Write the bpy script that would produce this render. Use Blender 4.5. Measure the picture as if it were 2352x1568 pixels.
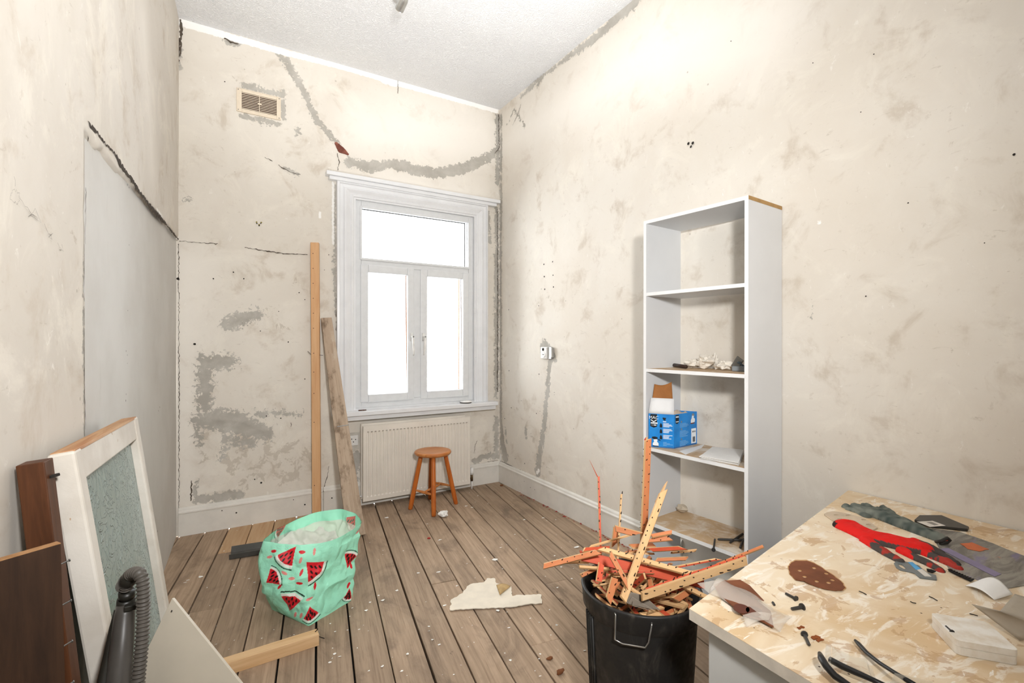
import bpy, bmesh, math, random
import numpy as np
from mathutils import Vector, Matrix
from mathutils.geometry import tessellate_polygon
R = math.radians
rnd = random.Random(7)
for o in list(bpy.data.objects): bpy.data.objects.remove(o)
scene = bpy.context.scene
COL = scene.collection

# ------------------------------------------------------------------ camera
FPX = 1108.2; YAW = 0.5441; PITCH = -0.0011; ROLL = 0.00064
CAM = np.array([-2.38879, -4.19171, 1.4])
cam_d = bpy.data.cameras.new('camera'); cam = bpy.data.objects.new('camera', cam_d); COL.objects.link(cam)
cam_d.sensor_width = 36; cam_d.sensor_fit = 'HORIZONTAL'; cam_d.lens = FPX / 2352 * 36
cam_d.clip_start = 0.02; cam_d.clip_end = 200
cam.location = CAM
_fw = Vector((math.sin(YAW) * math.cos(PITCH), math.cos(YAW) * math.cos(PITCH), math.sin(PITCH)))
cam.rotation_euler = (_fw.to_track_quat('-Z', 'Y') @ Matrix.Rotation(ROLL, 4, 'Z').to_quaternion()).to_euler()
scene.camera = cam

# ------------------------------------------------------------------ light, sky, exposure
scene.view_settings.view_transform = 'Standard'; scene.view_settings.look = 'None'
scene.view_settings.gamma = 1; scene.view_settings.use_curve_mapping = False
scene.view_settings.exposure = 0.56
world = bpy.data.worlds.new('overcast_sky'); scene.world = world; world.use_nodes = True
bg = world.node_tree.nodes['Background']; bg.inputs[0].default_value = (0.93, 0.97, 1.0, 1); bg.inputs[1].default_value = 7.5

def add_light(name, kind, loc, target, energy, color=(1, 1, 1), **kw):
    d = bpy.data.lights.new(name, kind); d.energy = energy; d.color = color
    for k, v in kw.items(): setattr(d, k, v)
    o = bpy.data.objects.new(name, d); COL.objects.link(o); o.location = loc
    o.rotation_euler = (Vector(target) - Vector(loc)).to_track_quat('-Z', 'Y').to_euler()
    return o
# photographer's flash head beside the camera; unseen uplight added to brighten the ceiling
add_light('flash_head', 'SPOT', (-2.15, -4.45, 1.92), (-1.10, -0.9, 1.95), 205, (1.0, 0.998, 0.995),
          spot_size=R(132), spot_blend=1.0, shadow_soft_size=0.10)
add_light('ceiling_uplight', 'SPOT', (-2.05, -4.15, 0.80), (-1.55, -1.95, 3.7), 500, (1.0, 1.0, 1.0),
          spot_size=R(66), spot_blend=1.0, shadow_soft_size=0.15)

# ------------------------------------------------------------------ pixel helpers (photo frame 2352 x 1568)
def ray(u, v):
    a = (u - 1176) / FPX; b = -(v - 784) / FPX
    a, b = a * math.cos(ROLL) - b * math.sin(ROLL), a * math.sin(ROLL) + b * math.cos(ROLL)
    fw = math.cos(PITCH) - b * math.sin(PITCH); up = math.sin(PITCH) + b * math.cos(PITCH)
    return np.array([a * math.cos(YAW) + fw * math.sin(YAW), -a * math.sin(YAW) + fw * math.cos(YAW), up])
def onx(u, v, x=0.0): d = ray(u, v); return Vector(CAM + (x - CAM[0]) / d[0] * d)
def ony(u, v, y=0.0): d = ray(u, v); return Vector(CAM + (y - CAM[1]) / d[1] * d)
def onz(u, v, z=0.0): d = ray(u, v); return Vector(CAM + (z - CAM[2]) / d[2] * d)
def dep(u, v, depth):
    d = ray(u, v); return Vector(CAM + d * depth / (d[0] * math.sin(YAW) + d[1] * math.cos(YAW)))
LK = 0.04; LX = -2.6432                      # left wall: x = LX + LK * y
def onleft(u, v, off=0.0):
    d = ray(u, v); t = (LX + off + LK * CAM[1] - CAM[0]) / (d[0] - LK * d[1]); return Vector(CAM + t * d)
def project(P):
    d = np.asarray(P) - CAM
    r = d[..., 0] * math.cos(YAW) - d[..., 1] * math.sin(YAW); z = d[..., 0] * math.sin(YAW) + d[..., 1] * math.cos(YAW)
    return 1176 + FPX * r / z, 784 - FPX * d[..., 2] / z, z

# ------------------------------------------------------------------ materials
def srgb(c):
    if isinstance(c, str):
        c = c.lstrip('#'); c = [int(c[i:i + 2], 16) / 255 for i in (0, 2, 4)]
    return tuple((x / 12.92 if x <= 0.04045 else ((x + 0.055) / 1.055) ** 2.4) for x in c[:3]) + (1.0,)
class NT:
    def __init__(s, name):
        s.m = bpy.data.materials.new(name); s.m.use_nodes = True; s.t = s.m.node_tree; s.n = s.t.nodes; s.l = s.t.links
        s.bsdf = s.n['Principled BSDF']; s.out = s.n['Material Output']
    def new(s, typ, **kw):
        n = s.n.new(typ)
        for k, v in kw.items(): setattr(n, k, v)
        return n
    def put(s, sock, v):
        if v is None: return
        if hasattr(v, 'is_output') or isinstance(v, bpy.types.NodeSocket): s.l.new(v, sock)
        else: sock.default_value = v
    def coord(s, kind='Object', scale=(1, 1, 1), rot=(0, 0, 0)):
        c = s.new('ShaderNodeTexCoord'); m = s.new('ShaderNodeMapping')
        s.l.new(c.outputs[kind], m.inputs[0]); m.inputs['Scale'].default_value = scale; m.inputs['Rotation'].default_value = rot
        return m.outputs[0]
    def noise(s, vec, scale=5, detail=4, rough=0.55, dist=0.0):
        n = s.new('ShaderNodeTexNoise'); s.put(n.inputs['Vector'], vec)
        n.inputs['Scale'].default_value = scale; n.inputs['Detail'].default_value = detail
        n.inputs['Roughness'].default_value = rough; n.inputs['Distortion'].default_value = dist
        return n.outputs['Fac']
    def voro(s, vec, scale=5, feature='F1', rand=1.0):
        n = s.new('ShaderNodeTexVoronoi', feature=feature); s.put(n.inputs['Vector'], vec); n.inputs['Scale'].default_value = scale
        n.inputs['Randomness'].default_value = rand
        return n.outputs['Distance']
    def ramp(s, fac, p0, p1, c0=0.0, c1=1.0):
        n = s.new('ShaderNodeMapRange', interpolation_type='SMOOTHSTEP'); s.put(n.inputs['Value'], fac)
        n.inputs['From Min'].default_value = p0; n.inputs['From Max'].default_value = p1
        n.inputs['To Min'].default_value = c0; n.inputs['To Max'].default_value = c1
        return n.outputs[0]
    def math(s, op, a, b=None):
        n = s.new('ShaderNodeMath', operation=op); s.put(n.inputs[0], a); s.put(n.inputs[1], b); return n.outputs[0]
    def mix(s, fac, a, b, mode='MIX'):
        n = s.new('ShaderNodeMix', data_type='RGBA', blend_type=mode); s.put(n.inputs['Factor'], fac)
        s.put(n.inputs['A'], a); s.put(n.inputs['B'], b); return n.outputs['Result']
    def attr(s, name):
        n = s.new('ShaderNodeAttribute', attribute_name=name); x = s.new('ShaderNodeSeparateColor')
        s.l.new(n.outputs['Color'], x.inputs[0]); return n.outputs['Color'], x.outputs
    def bump(s, h, strength=0.3, dist=0.01):
        n = s.new('ShaderNodeBump'); s.put(n.inputs['Height'], h); n.inputs['Strength'].default_value = strength
        n.inputs['Distance'].default_value = dist; s.l.new(n.outputs[0], s.bsdf.inputs['Normal'])
    def fin(s, col=None, rough=None, metal=None, spec=None):
        s.put(s.bsdf.inputs['Base Color'], col); s.put(s.bsdf.inputs['Roughness'], rough)
        s.put(s.bsdf.inputs['Metallic'], metal); s.put(s.bsdf.inputs['Specular IOR Level'], spec); return s.m
MATS = {}
def simple(name, col, rough=0.6, metal=0.0, var=0.08, nscale=20, spec=0.3, bump=0.0, col2=None):
    if name in MATS: return MATS[name]
    t = NT(name); c = srgb(col); v = t.coord()
    n = t.noise(v, nscale, 4, 0.6)
    c2 = srgb(col2) if col2 else tuple(max(0, x * (1 - var * 2.5)) for x in c[:3]) + (1,)
    t.fin(t.mix(t.ramp(n, 0.35, 0.7), c, c2), rough, metal, spec)
    if bump: t.bump(n, bump, 0.004)
    MATS[name] = t.m; return t.m
def woodmat(name, col, col2, axis=2, rough=0.6, scale=1.0, knots=True):
    if name in MATS: return MATS[name]
    t = NT(name); sc = [14 * scale] * 3; sc[axis] = 0.9 * scale
    v = t.coord('Object', tuple(sc)); oi = t.new('ShaderNodeObjectInfo')
    n = t.noise(v, 2.2, 6, 0.65, 0.6); n2 = t.noise(t.coord('Object', tuple(4 * x for x in sc)), 1.6, 3, 0.6)
    base = t.mix(t.ramp(n, 0.3, 0.72), srgb(col), srgb(col2))
    base = t.mix(t.math('MULTIPLY', t.ramp(n2, 0.5, 0.8), 0.35), base, srgb(col2))
    hs = t.new('ShaderNodeHueSaturation'); t.put(hs.inputs['Color'], base)
    t.put(hs.inputs['Value'], t.math('MULTIPLY_ADD', oi.outputs['Random'], 0.3)); hs.inputs['Value'].links[0].from_node.inputs[2].default_value = 0.84
    t.fin(hs.outputs[0], rough, 0, 0.25); t.bump(n2, 0.15, 0.002)
    MATS[name] = t.m; return t.m

def plaster(name, c_a, c_b, top_white=0.0):
    t = NT(name); v = t.coord('Object')
    big = t.noise(v, 1.1, 5, 0.6, 0.3); mid = t.noise(v, 5.0, 6, 0.65, 0.4); fine = t.noise(v, 38, 5, 0.65); spk = t.noise(v, 90, 3, 0.7)
    _, m1 = t.attr('mk'); _, m2 = t.attr('mk2')
    col = t.mix(t.ramp(big, 0.35, 0.65), srgb(c_a), srgb(c_b))
    col = t.mix(t.math('MULTIPLY', t.ramp(mid, 0.52, 0.72), 0.55), col, srgb('#bcae9c'))
    col = t.mix(t.math('MULTIPLY', t.ramp(t.noise(v, 3.1, 7, 0.7, 0.8), 0.5, 0.68), 0.45), col, srgb('#ece6da'))
    scr = t.noise(t.coord('Object', (1, 1, 3.2)), 9, 6, 0.75, 1.2)
    col = t.mix(t.math('MULTIPLY', t.ramp(scr, 0.62, 0.70), 0.35), col, srgb('#a89c8c'))
    col = t.mix(t.math('MULTIPLY', t.ramp(t.noise(v, 26, 8, 0.75, 0.3), 0.60, 0.66), 0.28), col, srgb('#b9ae9f'))
    col = t.mix(t.math('MULTIPLY', t.ramp(t.noise(t.coord('Object', (1, 1, 0.6)), 21, 8, 0.75, 0.6), 0.62, 0.67), 0.5), col, srgb('#f0ece5'))
    # soft pale zone
    col = t.mix(t.math('MULTIPLY', m1[2], 0.75), col, srgb('#f1ece4'))
    # flaking stains: small sharp-edged patches inside the marked zones
    flk = t.noise(v, 11, 8, 0.72, 0.5)
    st = t.math('ADD', t.math('MULTIPLY', m2[1], 0.30), flk)
    col = t.mix(t.math('MULTIPLY', t.ramp(st, 0.80, 0.83), 0.42), col, srgb('#a99d8c'))
    col = t.mix(t.math('MULTIPLY', t.ramp(m2[1], 0.3, 0.9), t.math('MULTIPLY', t.ramp(mid, 0.4, 0.7), 0.25)), col, srgb('#b8ab98'))
    # cement repairs with ragged edges
    g = t.math('ADD', m1[0], t.math('MULTIPLY', t.math('SUBTRACT', fine, 0.5), 0.75))
    g = t.math('ADD', g, t.math('MULTIPLY', t.math('SUBTRACT', t.noise(v, 14, 5, 0.7), 0.5), 0.95))
    fk = t.math('ADD', m1[1], t.math('MULTIPLY', t.math('SUBTRACT', t.noise(v, 26, 8, 0.75, 0.4), 0.5), 2.4))
    gm = t.math('MAXIMUM', t.ramp(g, 0.47, 0.515), t.ramp(fk, 0.5, 0.54))
    cem = t.mix(t.ramp(mid, 0.35, 0.65), srgb('#bfbbb3'), srgb('#aca79e'))
    col = t.mix(gm, col, cem)
    # white paint remains
    w = t.math('ADD', m2[2], t.math('MULTIPLY', t.math('SUBTRACT', fine, 0.5), 0.25))
    col = t.mix(t.ramp(w, 0.48, 0.52), col, srgb('#f6f4f0'))
    # exposed brick
    b = t.math('ADD', m2[0], t.math('MULTIPLY', t.math('SUBTRACT', fine, 0.5), 0.12))
    col = t.mix(t.ramp(b, 0.49, 0.51), col, t.mix(t.ramp(mid, 0.4, 0.6), srgb('#6f4238'), srgb('#9a6454')))
    # tiny dents
    dents = t.ramp(t.voro(v, 7.0), 0.035, 0.05, 1, 0)
    dents = t.math('MULTIPLY', dents, t.ramp(t.noise(v, 2.3, 2), 0.5, 0.56))
    col = t.mix(t.math('MULTIPLY', dents, 0.5), col, srgb('#8d8272'))
    t.fin(col, 0.85, 0, 0.15)
    h = t.math('ADD', t.math('MULTIPLY', mid, 0.6), t.math('MULTIPLY', fine, 0.25))
    h = t.math('SUBTRACT', h, t.math('MULTIPLY', gm, 0.35))
    t.bump(h, 0.25, 0.006)
    return t.m

# ------------------------------------------------------------------ mesh helpers
def tag(o, label=None, cat=None, group=None, kind=None):
    if label: o['label'] = label
    if cat: o['category'] = cat
    if group: o['group'] = group
    if kind: o['kind'] = kind
    return o
def link(name, me, parent=None, loc=None, rot=None):
    o = bpy.data.objects.new(name, me); COL.objects.link(o)
    if parent is not None: o.parent = parent
    if loc is not None: o.location = loc
    if rot is not None: o.rotation_euler = rot
    return o
def empty(name, loc=(0, 0, 0), rz=0.0):
    o = bpy.data.objects.new(name, None); COL.objects.link(o); o.location = loc; o.rotation_euler = (0, 0, rz); o.empty_display_size = 0.1
    return o
class MB:
    def __init__(s): s.v = []; s.f = []; s.mi = []; s.mats = []
    def mat(s, m):
        if m not in s.mats: s.mats.append(m)
        return s.mats.index(m)
    def add(s, vs, fs, m=0):
        b = len(s.v); s.v += [tuple(x) for x in vs]; s.f += [tuple(i + b for i in f) for f in fs]; s.mi += [m] * len(fs); return b
    def box(s, lo, hi, m=0, M=None):
        x0, y0, z0 = lo; x1, y1, z1 = hi
        vs = [Vector(p) for p in ((x0, y0, z0), (x1, y0, z0), (x1, y1, z0), (x0, y1, z0), (x0, y0, z1), (x1, y0, z1), (x1, y1, z1), (x0, y1, z1))]
        if M is not None: vs = [M @ p for p in vs]
        s.add(vs, [(0, 3, 2, 1), (4, 5, 6, 7), (0, 1, 5, 4), (1, 2, 6, 5), (2, 3, 7, 6), (3, 0, 4, 7)], m)
    def hexa(s, p, m=0):      # 8 points: bottom loop then top loop
        s.add(p, [(0, 3, 2, 1), (4, 5, 6, 7), (0, 1, 5, 4), (1, 2, 6, 5), (2, 3, 7, 6), (3, 0, 4, 7)], m)
    def prism(s, poly, n, m=0):   # planar polygon (list of Vector) extruded by vector n
        k = len(poly); a = [Vector(p) for p in poly]; b = [p + Vector(n) for p in a]
        fs = [(i, (i + 1) % k, k + (i + 1) % k, k + i) for i in range(k)]
        s.add(a + b, fs, m)
        for tri in tessellate_polygon([a]): s.add([a[i] for i in tri], [(0, 1, 2)], m); s.add([b[i] for i in tri], [(0, 2, 1)], m)
    def tube(s, pts, rad, seg=12, m=0, cap=True, flat=None):
        pts = [Vector(p) for p in pts]; n = len(pts); rads = rad if isinstance(rad, (list, tuple)) else [rad] * n
        up = None; rings = []
        for i in range(n):
            t = (pts[min(i + 1, n - 1)] - pts[max(i - 1, 0)]).normalized()
            if up is None: up = t.orthogonal().normalized()
            else: up = (up - t * up.dot(t)).normalized()
            w = t.cross(up)
            rings.append([pts[i] + (up * math.cos(2 * math.pi * k / seg) + w * math.sin(2 * math.pi * k / seg) * (flat or 1)) * rads[i] for k in range(seg)])
        vs = [p for r_ in rings for p in r_]; fs = []
        for i in range(n - 1):
            for k in range(seg): a = i * seg + k; b = i * seg + (k + 1) % seg; fs.append((a, b, b + seg, a + seg))
        if cap: fs.append(tuple(range(seg - 1, -1, -1))); fs.append(tuple((n - 1) * seg + k for k in range(seg)))
        s.add(vs, fs, m)
    def lathe(s, prof, seg=32, m=0, M=None, cap=False):
        vs = []; fs = []
        for (r_, z) in prof:
            for k in range(seg): a = 2 * math.pi * k / seg; p = Vector((r_ * math.cos(a), r_ * math.sin(a), z)); vs.append(M @ p if M is not None else p)
        for i in range(len(prof) - 1):
            for k in range(seg): a = i * seg + k; b = i * seg + (k + 1) % seg; fs.append((a, b, b + seg, a + seg))
        if cap: fs.append(tuple(range(seg - 1, -1, -1))); fs.append(tuple((len(prof) - 1) * seg + k for k in range(seg)))
        s.add(vs, fs, m)
    def build(s, name, mats, parent=None, smooth=False, bevel=0.0, loc=None, rot=None, solid=0.0, seg=2):
        me = bpy.data.meshes.new(name); me.from_pydata([tuple(v) for v in s.v], [], s.f)
        if not isinstance(mats, (list, tuple)): mats = [mats]
        for m in mats: me.materials.append(m)
        me.polygons.foreach_set('material_index', s.mi)
        if smooth: me.polygons.foreach_set('use_smooth', [True] * len(me.polygons))
        me.update()
        o = link(name, me, parent, loc, rot)
        bm = bmesh.new(); bm.from_mesh(me)
        if not solid: bmesh.ops.remove_doubles(bm, verts=bm.verts, dist=1e-6); bmesh.ops.recalc_face_normals(bm, faces=bm.faces)
        bm.to_mesh(me); bm.free()
        if solid: md = o.modifiers.new('thickness', 'SOLIDIFY'); md.thickness = solid; md.offset = 0
        if bevel: md = o.modifiers.new('bevel', 'BEVEL'); md.width = bevel; md.segments = seg; md.limit_method = 'ANGLE'; md.angle_limit = R(40)
        return o
def boxo(name, lo, hi, mat, parent=None, bevel=0.002, **k):
    b = MB(); b.box(lo, hi); return b.build(name, mat, parent, bevel=bevel, **k)
def rel(o, root):   # keep world position after parenting to a root that sits at a location
    o.parent = root; o.matrix_parent_inverse = root.matrix_world.inverted() if False else Matrix.LocRotScale(root.location, root.rotation_euler, None).inverted()
    return o
def thing(name, loc, label, cat, group=None, rz=0.0):
    return tag(empty(name, loc, rz), label, cat, group)
def flat(name, outline, z0, th, mat, parent=None, holes=(), bevel=0.0, smooth=False):
    """outline: list of world (x,y) -> flat plate resting at z0"""
    loops = [[Vector((p[0], p[1], z0)) for p in outline]] + [[Vector((p[0], p[1], z0)) for p in h] for h in holes]
    b = MB(); allp = [p for l in loops for p in l]; up = Vector((0, 0, th)); tris = tessellate_polygon(loops)
    n = len(allp); b.add(allp + [p + up for p in allp], [tuple(t) for t in tris] + [tuple(i + n for i in reversed(t)) for t in tris])
    base = 0; fs = []
    for l in loops:
        k = len(l); fs += [(base + i, base + (i + 1) % k, n + base + (i + 1) % k, n + base + i) for i in range(k)]; base += k
    b.f += fs; b.mi += [0] * len(fs)
    return b.build(name, mat, parent, bevel=bevel, smooth=smooth)
def pxz(pts, z): return [onz(u, v, z)[:2] for u, v in pts]
def ell(cx, cy, rx, ry, rot=0, n=12):
    c, s = math.cos(rot), math.sin(rot)
    return [(cx + rx * math.cos(2 * math.pi * i / n) * c - ry * math.sin(2 * math.pi * i / n) * s, cy + rx * math.cos(2 * math.pi * i / n) * s + ry * math.sin(2 * math.pi * i / n) * c) for i in range(n)]
def rough(poly, amp, step, rng, ):
    out = []; k = len(poly)
    for i in range(k):
        a, b = Vector(poly[i]), Vector(poly[(i + 1) % k]); n = max(1, int((b - a).length / step)); d = (b - a).orthogonal().normalized() if (b - a).length > 1e-6 else Vector((0, 0))
        for j in range(n): p = a.lerp(b, j / n) + d * (rng.uniform(-amp, amp) if j else 0); out.append((p.x, p.y))
    return out
def sheet(name, quad, mat, parent=None, nx=10, ny=10, f=None, solid=0.0008):
    """curved sheet from four corner points (a b c d) with optional offset f(s,t)->Vector"""
    a, b_, c, d = [Vector(p) for p in quad]; mb = MB(); vs = []; fs = []
    for j in range(ny + 1):
        for i in range(nx + 1):
            s, t = i / nx, j / ny; p = a.lerp(b_, s).lerp(d.lerp(c, s), t)
            if f: p = p + Vector(f(s, t))
            vs.append(p)
    for j in range(ny):
        for i in range(nx): k = j * (nx + 1) + i; fs.append((k, k + 1, k + nx + 2, k + nx + 1))
    mb.add(vs, fs); return mb.build(name, mat, parent, smooth=True, solid=solid)
# value noise for modelling
_ng = np.random.RandomState(3).rand(32, 32, 32)
def vnoise(P, scale=1.0):
    P = np.asarray(P, float) * scale; i = np.floor(P).astype(int); f = P - i; f = f * f * (3 - 2 * f); out = 0
    for dx in (0, 1):
        for dy in (0, 1):
            for dz in (0, 1):
                w = (f[..., 0] if dx else 1 - f[..., 0]) * (f[..., 1] if dy else 1 - f[..., 1]) * (f[..., 2] if dz else 1 - f[..., 2])
                out = out + w * _ng[(i[..., 0] + dx) % 32, (i[..., 1] + dy) % 32, (i[..., 2] + dz) % 32]
    return out - 0.5
def crumple(name, loc, size, mat, seed, parent=None, amp=0.5, sub=3):
    bm = bmesh.new(); bmesh.ops.create_icosphere(bm, subdivisions=sub, radius=1.0)
    for v in bm.verts:
        n = float(vnoise(np.array(v.co) + seed * 3.7, 1.6)) * 1.6 + float(vnoise(np.array(v.co) + seed * 9.1, 3.7)) * 0.9
        v.co *= 1 + amp * n
        v.co = Vector((v.co.x * size[0], v.co.y * size[1], v.co.z * size[2]))
    zmin = min(v.co.z for v in bm.verts)
    for v in bm.verts: v.co.z -= zmin
    me = bpy.data.meshes.new(name); bm.to_mesh(me); bm.free(); me.materials.append(mat)
    return link(name, me, parent, loc)
def font(name, text, size, mat, parent, M, ext=0.0003):
    cu = bpy.data.curves.new(name, 'FONT'); cu.body = text; cu.size = size; cu.extrude = ext; cu.align_x = 'CENTER'; cu.align_y = 'CENTER'
    o = bpy.data.objects.new(name, cu); COL.objects.link(o)
    dg = bpy.context.evaluated_depsgraph_get(); me = bpy.data.meshes.new_from_object(o.evaluated_get(dg)); bpy.data.objects.remove(o)
    me.materials.clear(); me.materials.append(mat); me.transform(M)
    return link(name, me, parent)

# ------------------------------------------------------------------ room shell
H = 3.707; YR = -5.1
def sdf(S, T, strokes):
    out = np.full(S.shape, -9.0)
    for st in strokes:
        if len(st) == 1: st = [st[0], (st[0][0] + 1e-4, st[0][1], st[0][2])]
        for (s0, t0, w0), (s1, t1, w1) in zip(st[:-1], st[1:]):
            ds, dt = s1 - s0, t1 - t0; L2 = ds * ds + dt * dt + 1e-12
            k = np.clip(((S - s0) * ds + (T - t0) * dt) / L2, 0, 1)
            d = np.hypot(S - s0 - k * ds, T - t0 - k * dt); out = np.maximum(out, (w0 + (w1 - w0) * k) / 2 - d)
    return out
def wall_grid(name, mat, s0, s1, step, point, strokes, hole=None, disp=None, flip=False):
    ns = int(round((s1 - s0) / step)); nt = int(round(H / step))
    s = np.linspace(s0, s1, ns + 1); t = np.linspace(0, H, nt + 1); S, T = np.meshgrid(s, t)
    fields = {k: sdf(S, T, v) for k, v in strokes.items() if callable(v) is False}
    D = disp(S, T) if disp else np.zeros_like(S)
    D = D + 0.004 * vnoise(np.stack([S, T, S * 0], -1), 1.7)
    P = point(S, T, D)
    me = bpy.data.meshes.new(name); idx = np.arange(S.size).reshape(S.shape)
    q = np.stack([idx[:-1, :-1], idx[:-1, 1:], idx[1:, 1:], idx[1:, :-1]], -1).reshape(-1, 4)
    if flip: q = q[:, ::-1]
    if hole:
        cs = ((S[:-1, :-1] + S[1:, 1:]) / 2).ravel(); ct = ((T[:-1, :-1] + T[1:, 1:]) / 2).ravel()
        q = q[~((cs > hole[0]) & (cs < hole[1]) & (ct > hole[2]) & (ct < hole[3]))]
    me.vertices.add(S.size); me.vertices.foreach_set('co', P.reshape(-1, 3).ravel())
    me.loops.add(q.size); me.loops.foreach_set('vertex_index', q.ravel().astype(np.int32))
    me.polygons.add(len(q)); me.polygons.foreach_set('loop_start', np.arange(0, q.size, 4, dtype=np.int32)); me.polygons.foreach_set('use_smooth', np.ones(len(q), bool))
    me.update(calc_edges=True)
    def g(k): return np.clip(0.5 + fields[k] * 8, 0, 1).ravel() if k in fields else np.zeros(S.size)
    def soft(k): return np.clip(0.5 + fields[k] * 3, 0, 1).ravel() if k in fields else np.zeros(S.size)
    for an, ch in (('mk', (g('grey'), g('dark'), soft('pale'))), ('mk2', (g('brick'), soft('stain'), g('white')))):
        a = me.attributes.new(an, 'FLOAT_COLOR', 'POINT'); a.data.foreach_set('color', np.stack(list(ch) + [np.ones(S.size)], -1).astype(np.float32).ravel())
    me.materials.append(mat); o = link(name, me); tag(o, kind='structure'); return o
def strokes_px(lst, fn, ax):
    out = []
    for pl in lst:
        q = []
        for u, v, w in pl:
            p = fn(u, v); d = (p.x - CAM[0]) * math.sin(YAW) + (p.y - CAM[1]) * math.cos(YAW); q.append((p[ax], p.z, w * d / FPX))
        out.append(q)
    return out
M_dark = simple('crack_dark', '#2b2622', 0.95); M_crack = simple('crack_brown', '#5d5349', 0.95)
def crack_ribbons(name, lst, fn, nrm, parent, rng, mat=None):
    b = MB()
    for pl in lst:
        pts = [(fn(u, v), w) for u, v, w in pl]; fine = []
        for (p, w), (q, x) in zip(pts[:-1], pts[1:]):
            n = max(2, int((q - p).length / 0.012))
            for i in range(n): fine.append((p.lerp(q, i / n), w + (x - w) * i / n))
        fine.append(pts[-1]); N = Vector(nrm); vs = []; k = len(fine)
        for i, (p, w) in enumerate(fine):
            t = (fine[min(i + 1, k - 1)][0] - fine[max(i - 1, 0)][0]).normalized(); s = t.cross(N).normalized()
            d = (Vector(p) - Vector(CAM)).length; hw = w * d / FPX / 2 * rng.uniform(0.25, 0.95); jit = s * rng.uniform(-1, 1) * 0.004
            vs += [p + jit + s * hw + N * 0.0035, p + jit - s * hw + N * 0.0035]
        b.add(vs, [(2 * i, 2 * i + 1, 2 * i + 3, 2 * i + 2) for i in range(k - 1)])
    o = b.build(name, mat or M_crack, parent); tag(o, kind='stuff'); return o
def dots(name, lst, fn, nrm, parent, mat=None):
    b = MB(); N = Vector(nrm)
    for u, v, r_ in lst:
        p = fn(u, v) + N * 0.004; d = (p - Vector(CAM)).length; rr = r_ * 0.72 * d / FPX; a = N.orthogonal().normalized(); c = N.cross(a)
        b.add([p + (a * math.cos(x) + c * math.sin(x)) * rr * rnd.uniform(0.75, 1.1) for x in [i * math.pi / 4 for i in range(8)]], [tuple(range(8))])
    o = b.build(name, mat or M_dark, parent); tag(o, kind='stuff'); return o

M_wall_b = plaster('plaster_back', '#e2dcd2', '#dad3c8')
M_wall_r = plaster('plaster_right', '#e2dcd2', '#dcd4c8')
M_wall_l = plaster('plaster_left', '#d9d3ca', '#d0c9be')

# back wall ------------------------------------------------------------
grey_b = [[(622, 108, 12), (655, 135, 16), (682, 180, 16), (700, 215, 14), (718, 255, 13), (738, 288, 13), (760, 312, 10), (778, 330, 8)],
  [(800, 372, 20), (850, 383, 26), (885, 378, 14), (910, 377, 24), (960, 391, 24), (1000, 397, 22), (1050, 390, 24), (1090, 376, 22), (1128, 358, 18), (1143, 345, 14)],
  [(1143, 265, 9), (1144, 420, 9)], [(1141, 480, 10), (1141, 700, 12), (1140, 910, 10)], [(1140, 960, 12), (1141, 1050, 12)],
  [(528, 750, 10), (545, 744, 12), (566, 738, 8)], [(480, 836, 14), (522, 830, 20)], [(500, 975, 14), (545, 978, 20), (600, 997, 12)],
  [(458, 1147, 20), (500, 1142, 22), (548, 1136, 18)], [(562, 196, 12), (600, 205, 14), (648, 218, 14)], [(556, 266, 8), (600, 276, 14), (640, 284, 10)], [(648, 235, 12), (652, 270, 10)],
  [(770, 425, 6), (770, 600, 8)], [(769, 600, 7), (772, 720, 6)], [(1122, 485, 6), (1123, 555, 8)], [(818, 1045, 20), (812, 1105, 22)], [(1088, 1060, 12), (1110, 1050, 14), (1138, 1046, 10)],
  [(430, 457, 9), (433, 459, 9)], [(520, 92, 14), (545, 100, 12)], [(681, 295, 8), (684, 310, 6)], [(413, 100, 7), (412, 160, 6)], [(450, 1105, 6), (447, 1135, 7)], [(655, 388, 8), (680, 398, 9)]]
flaky_b = [[(525, 745, 30), (545, 735, 34), (590, 722, 26)], [(462, 825, 20), (480, 835, 40), (524, 830, 36)], [(470, 850, 34), (470, 930, 30)], [(458, 968, 34), (500, 962, 50), (545, 972, 54), (580, 985, 40), (612, 996, 34)], [(520, 1010, 20), (580, 1018, 20)], [(590, 950, 18), (640, 948, 10)], [(516, 1030, 14), (512, 1052, 12)], [(456, 1000, 18), (458, 1018, 14)], [(640, 948, 12), (690, 950, 10)]]
stain_b = [[(470, 800, 60), (480, 1050, 70)], [(560, 1060, 160), (680, 1060, 150)], [(620, 730, 90), (660, 760, 80)], [(620, 950, 60), (690, 945, 50)], [(1110, 1000, 50), (1115, 1030, 60)], [(810, 960, 30), (950, 950, 20)], [(560, 200, 60), (640, 220, 60)], [(500, 620, 40), (690, 640, 40)]]
white_b = [[(418, 50, 22), (520, 82, 16), (660, 122, 14), (790, 155, 12), (915, 190, 16), (1040, 226, 12), (1140, 254, 12)], [(880, 185, 12), (905, 192, 14)], [(765, 420, 5), (765, 560, 5)], [(735, 488, 5), (735, 500, 5)]]
pale_b = [[(850, 300, 120), (1100, 320, 120)], [(880, 420, 60), (1100, 440, 40)], [(430, 600, 60), (430, 1120, 60)]]
brick_b = [[(773, 329, 9), (784, 343, 17), (799, 353, 6)]]
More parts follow.
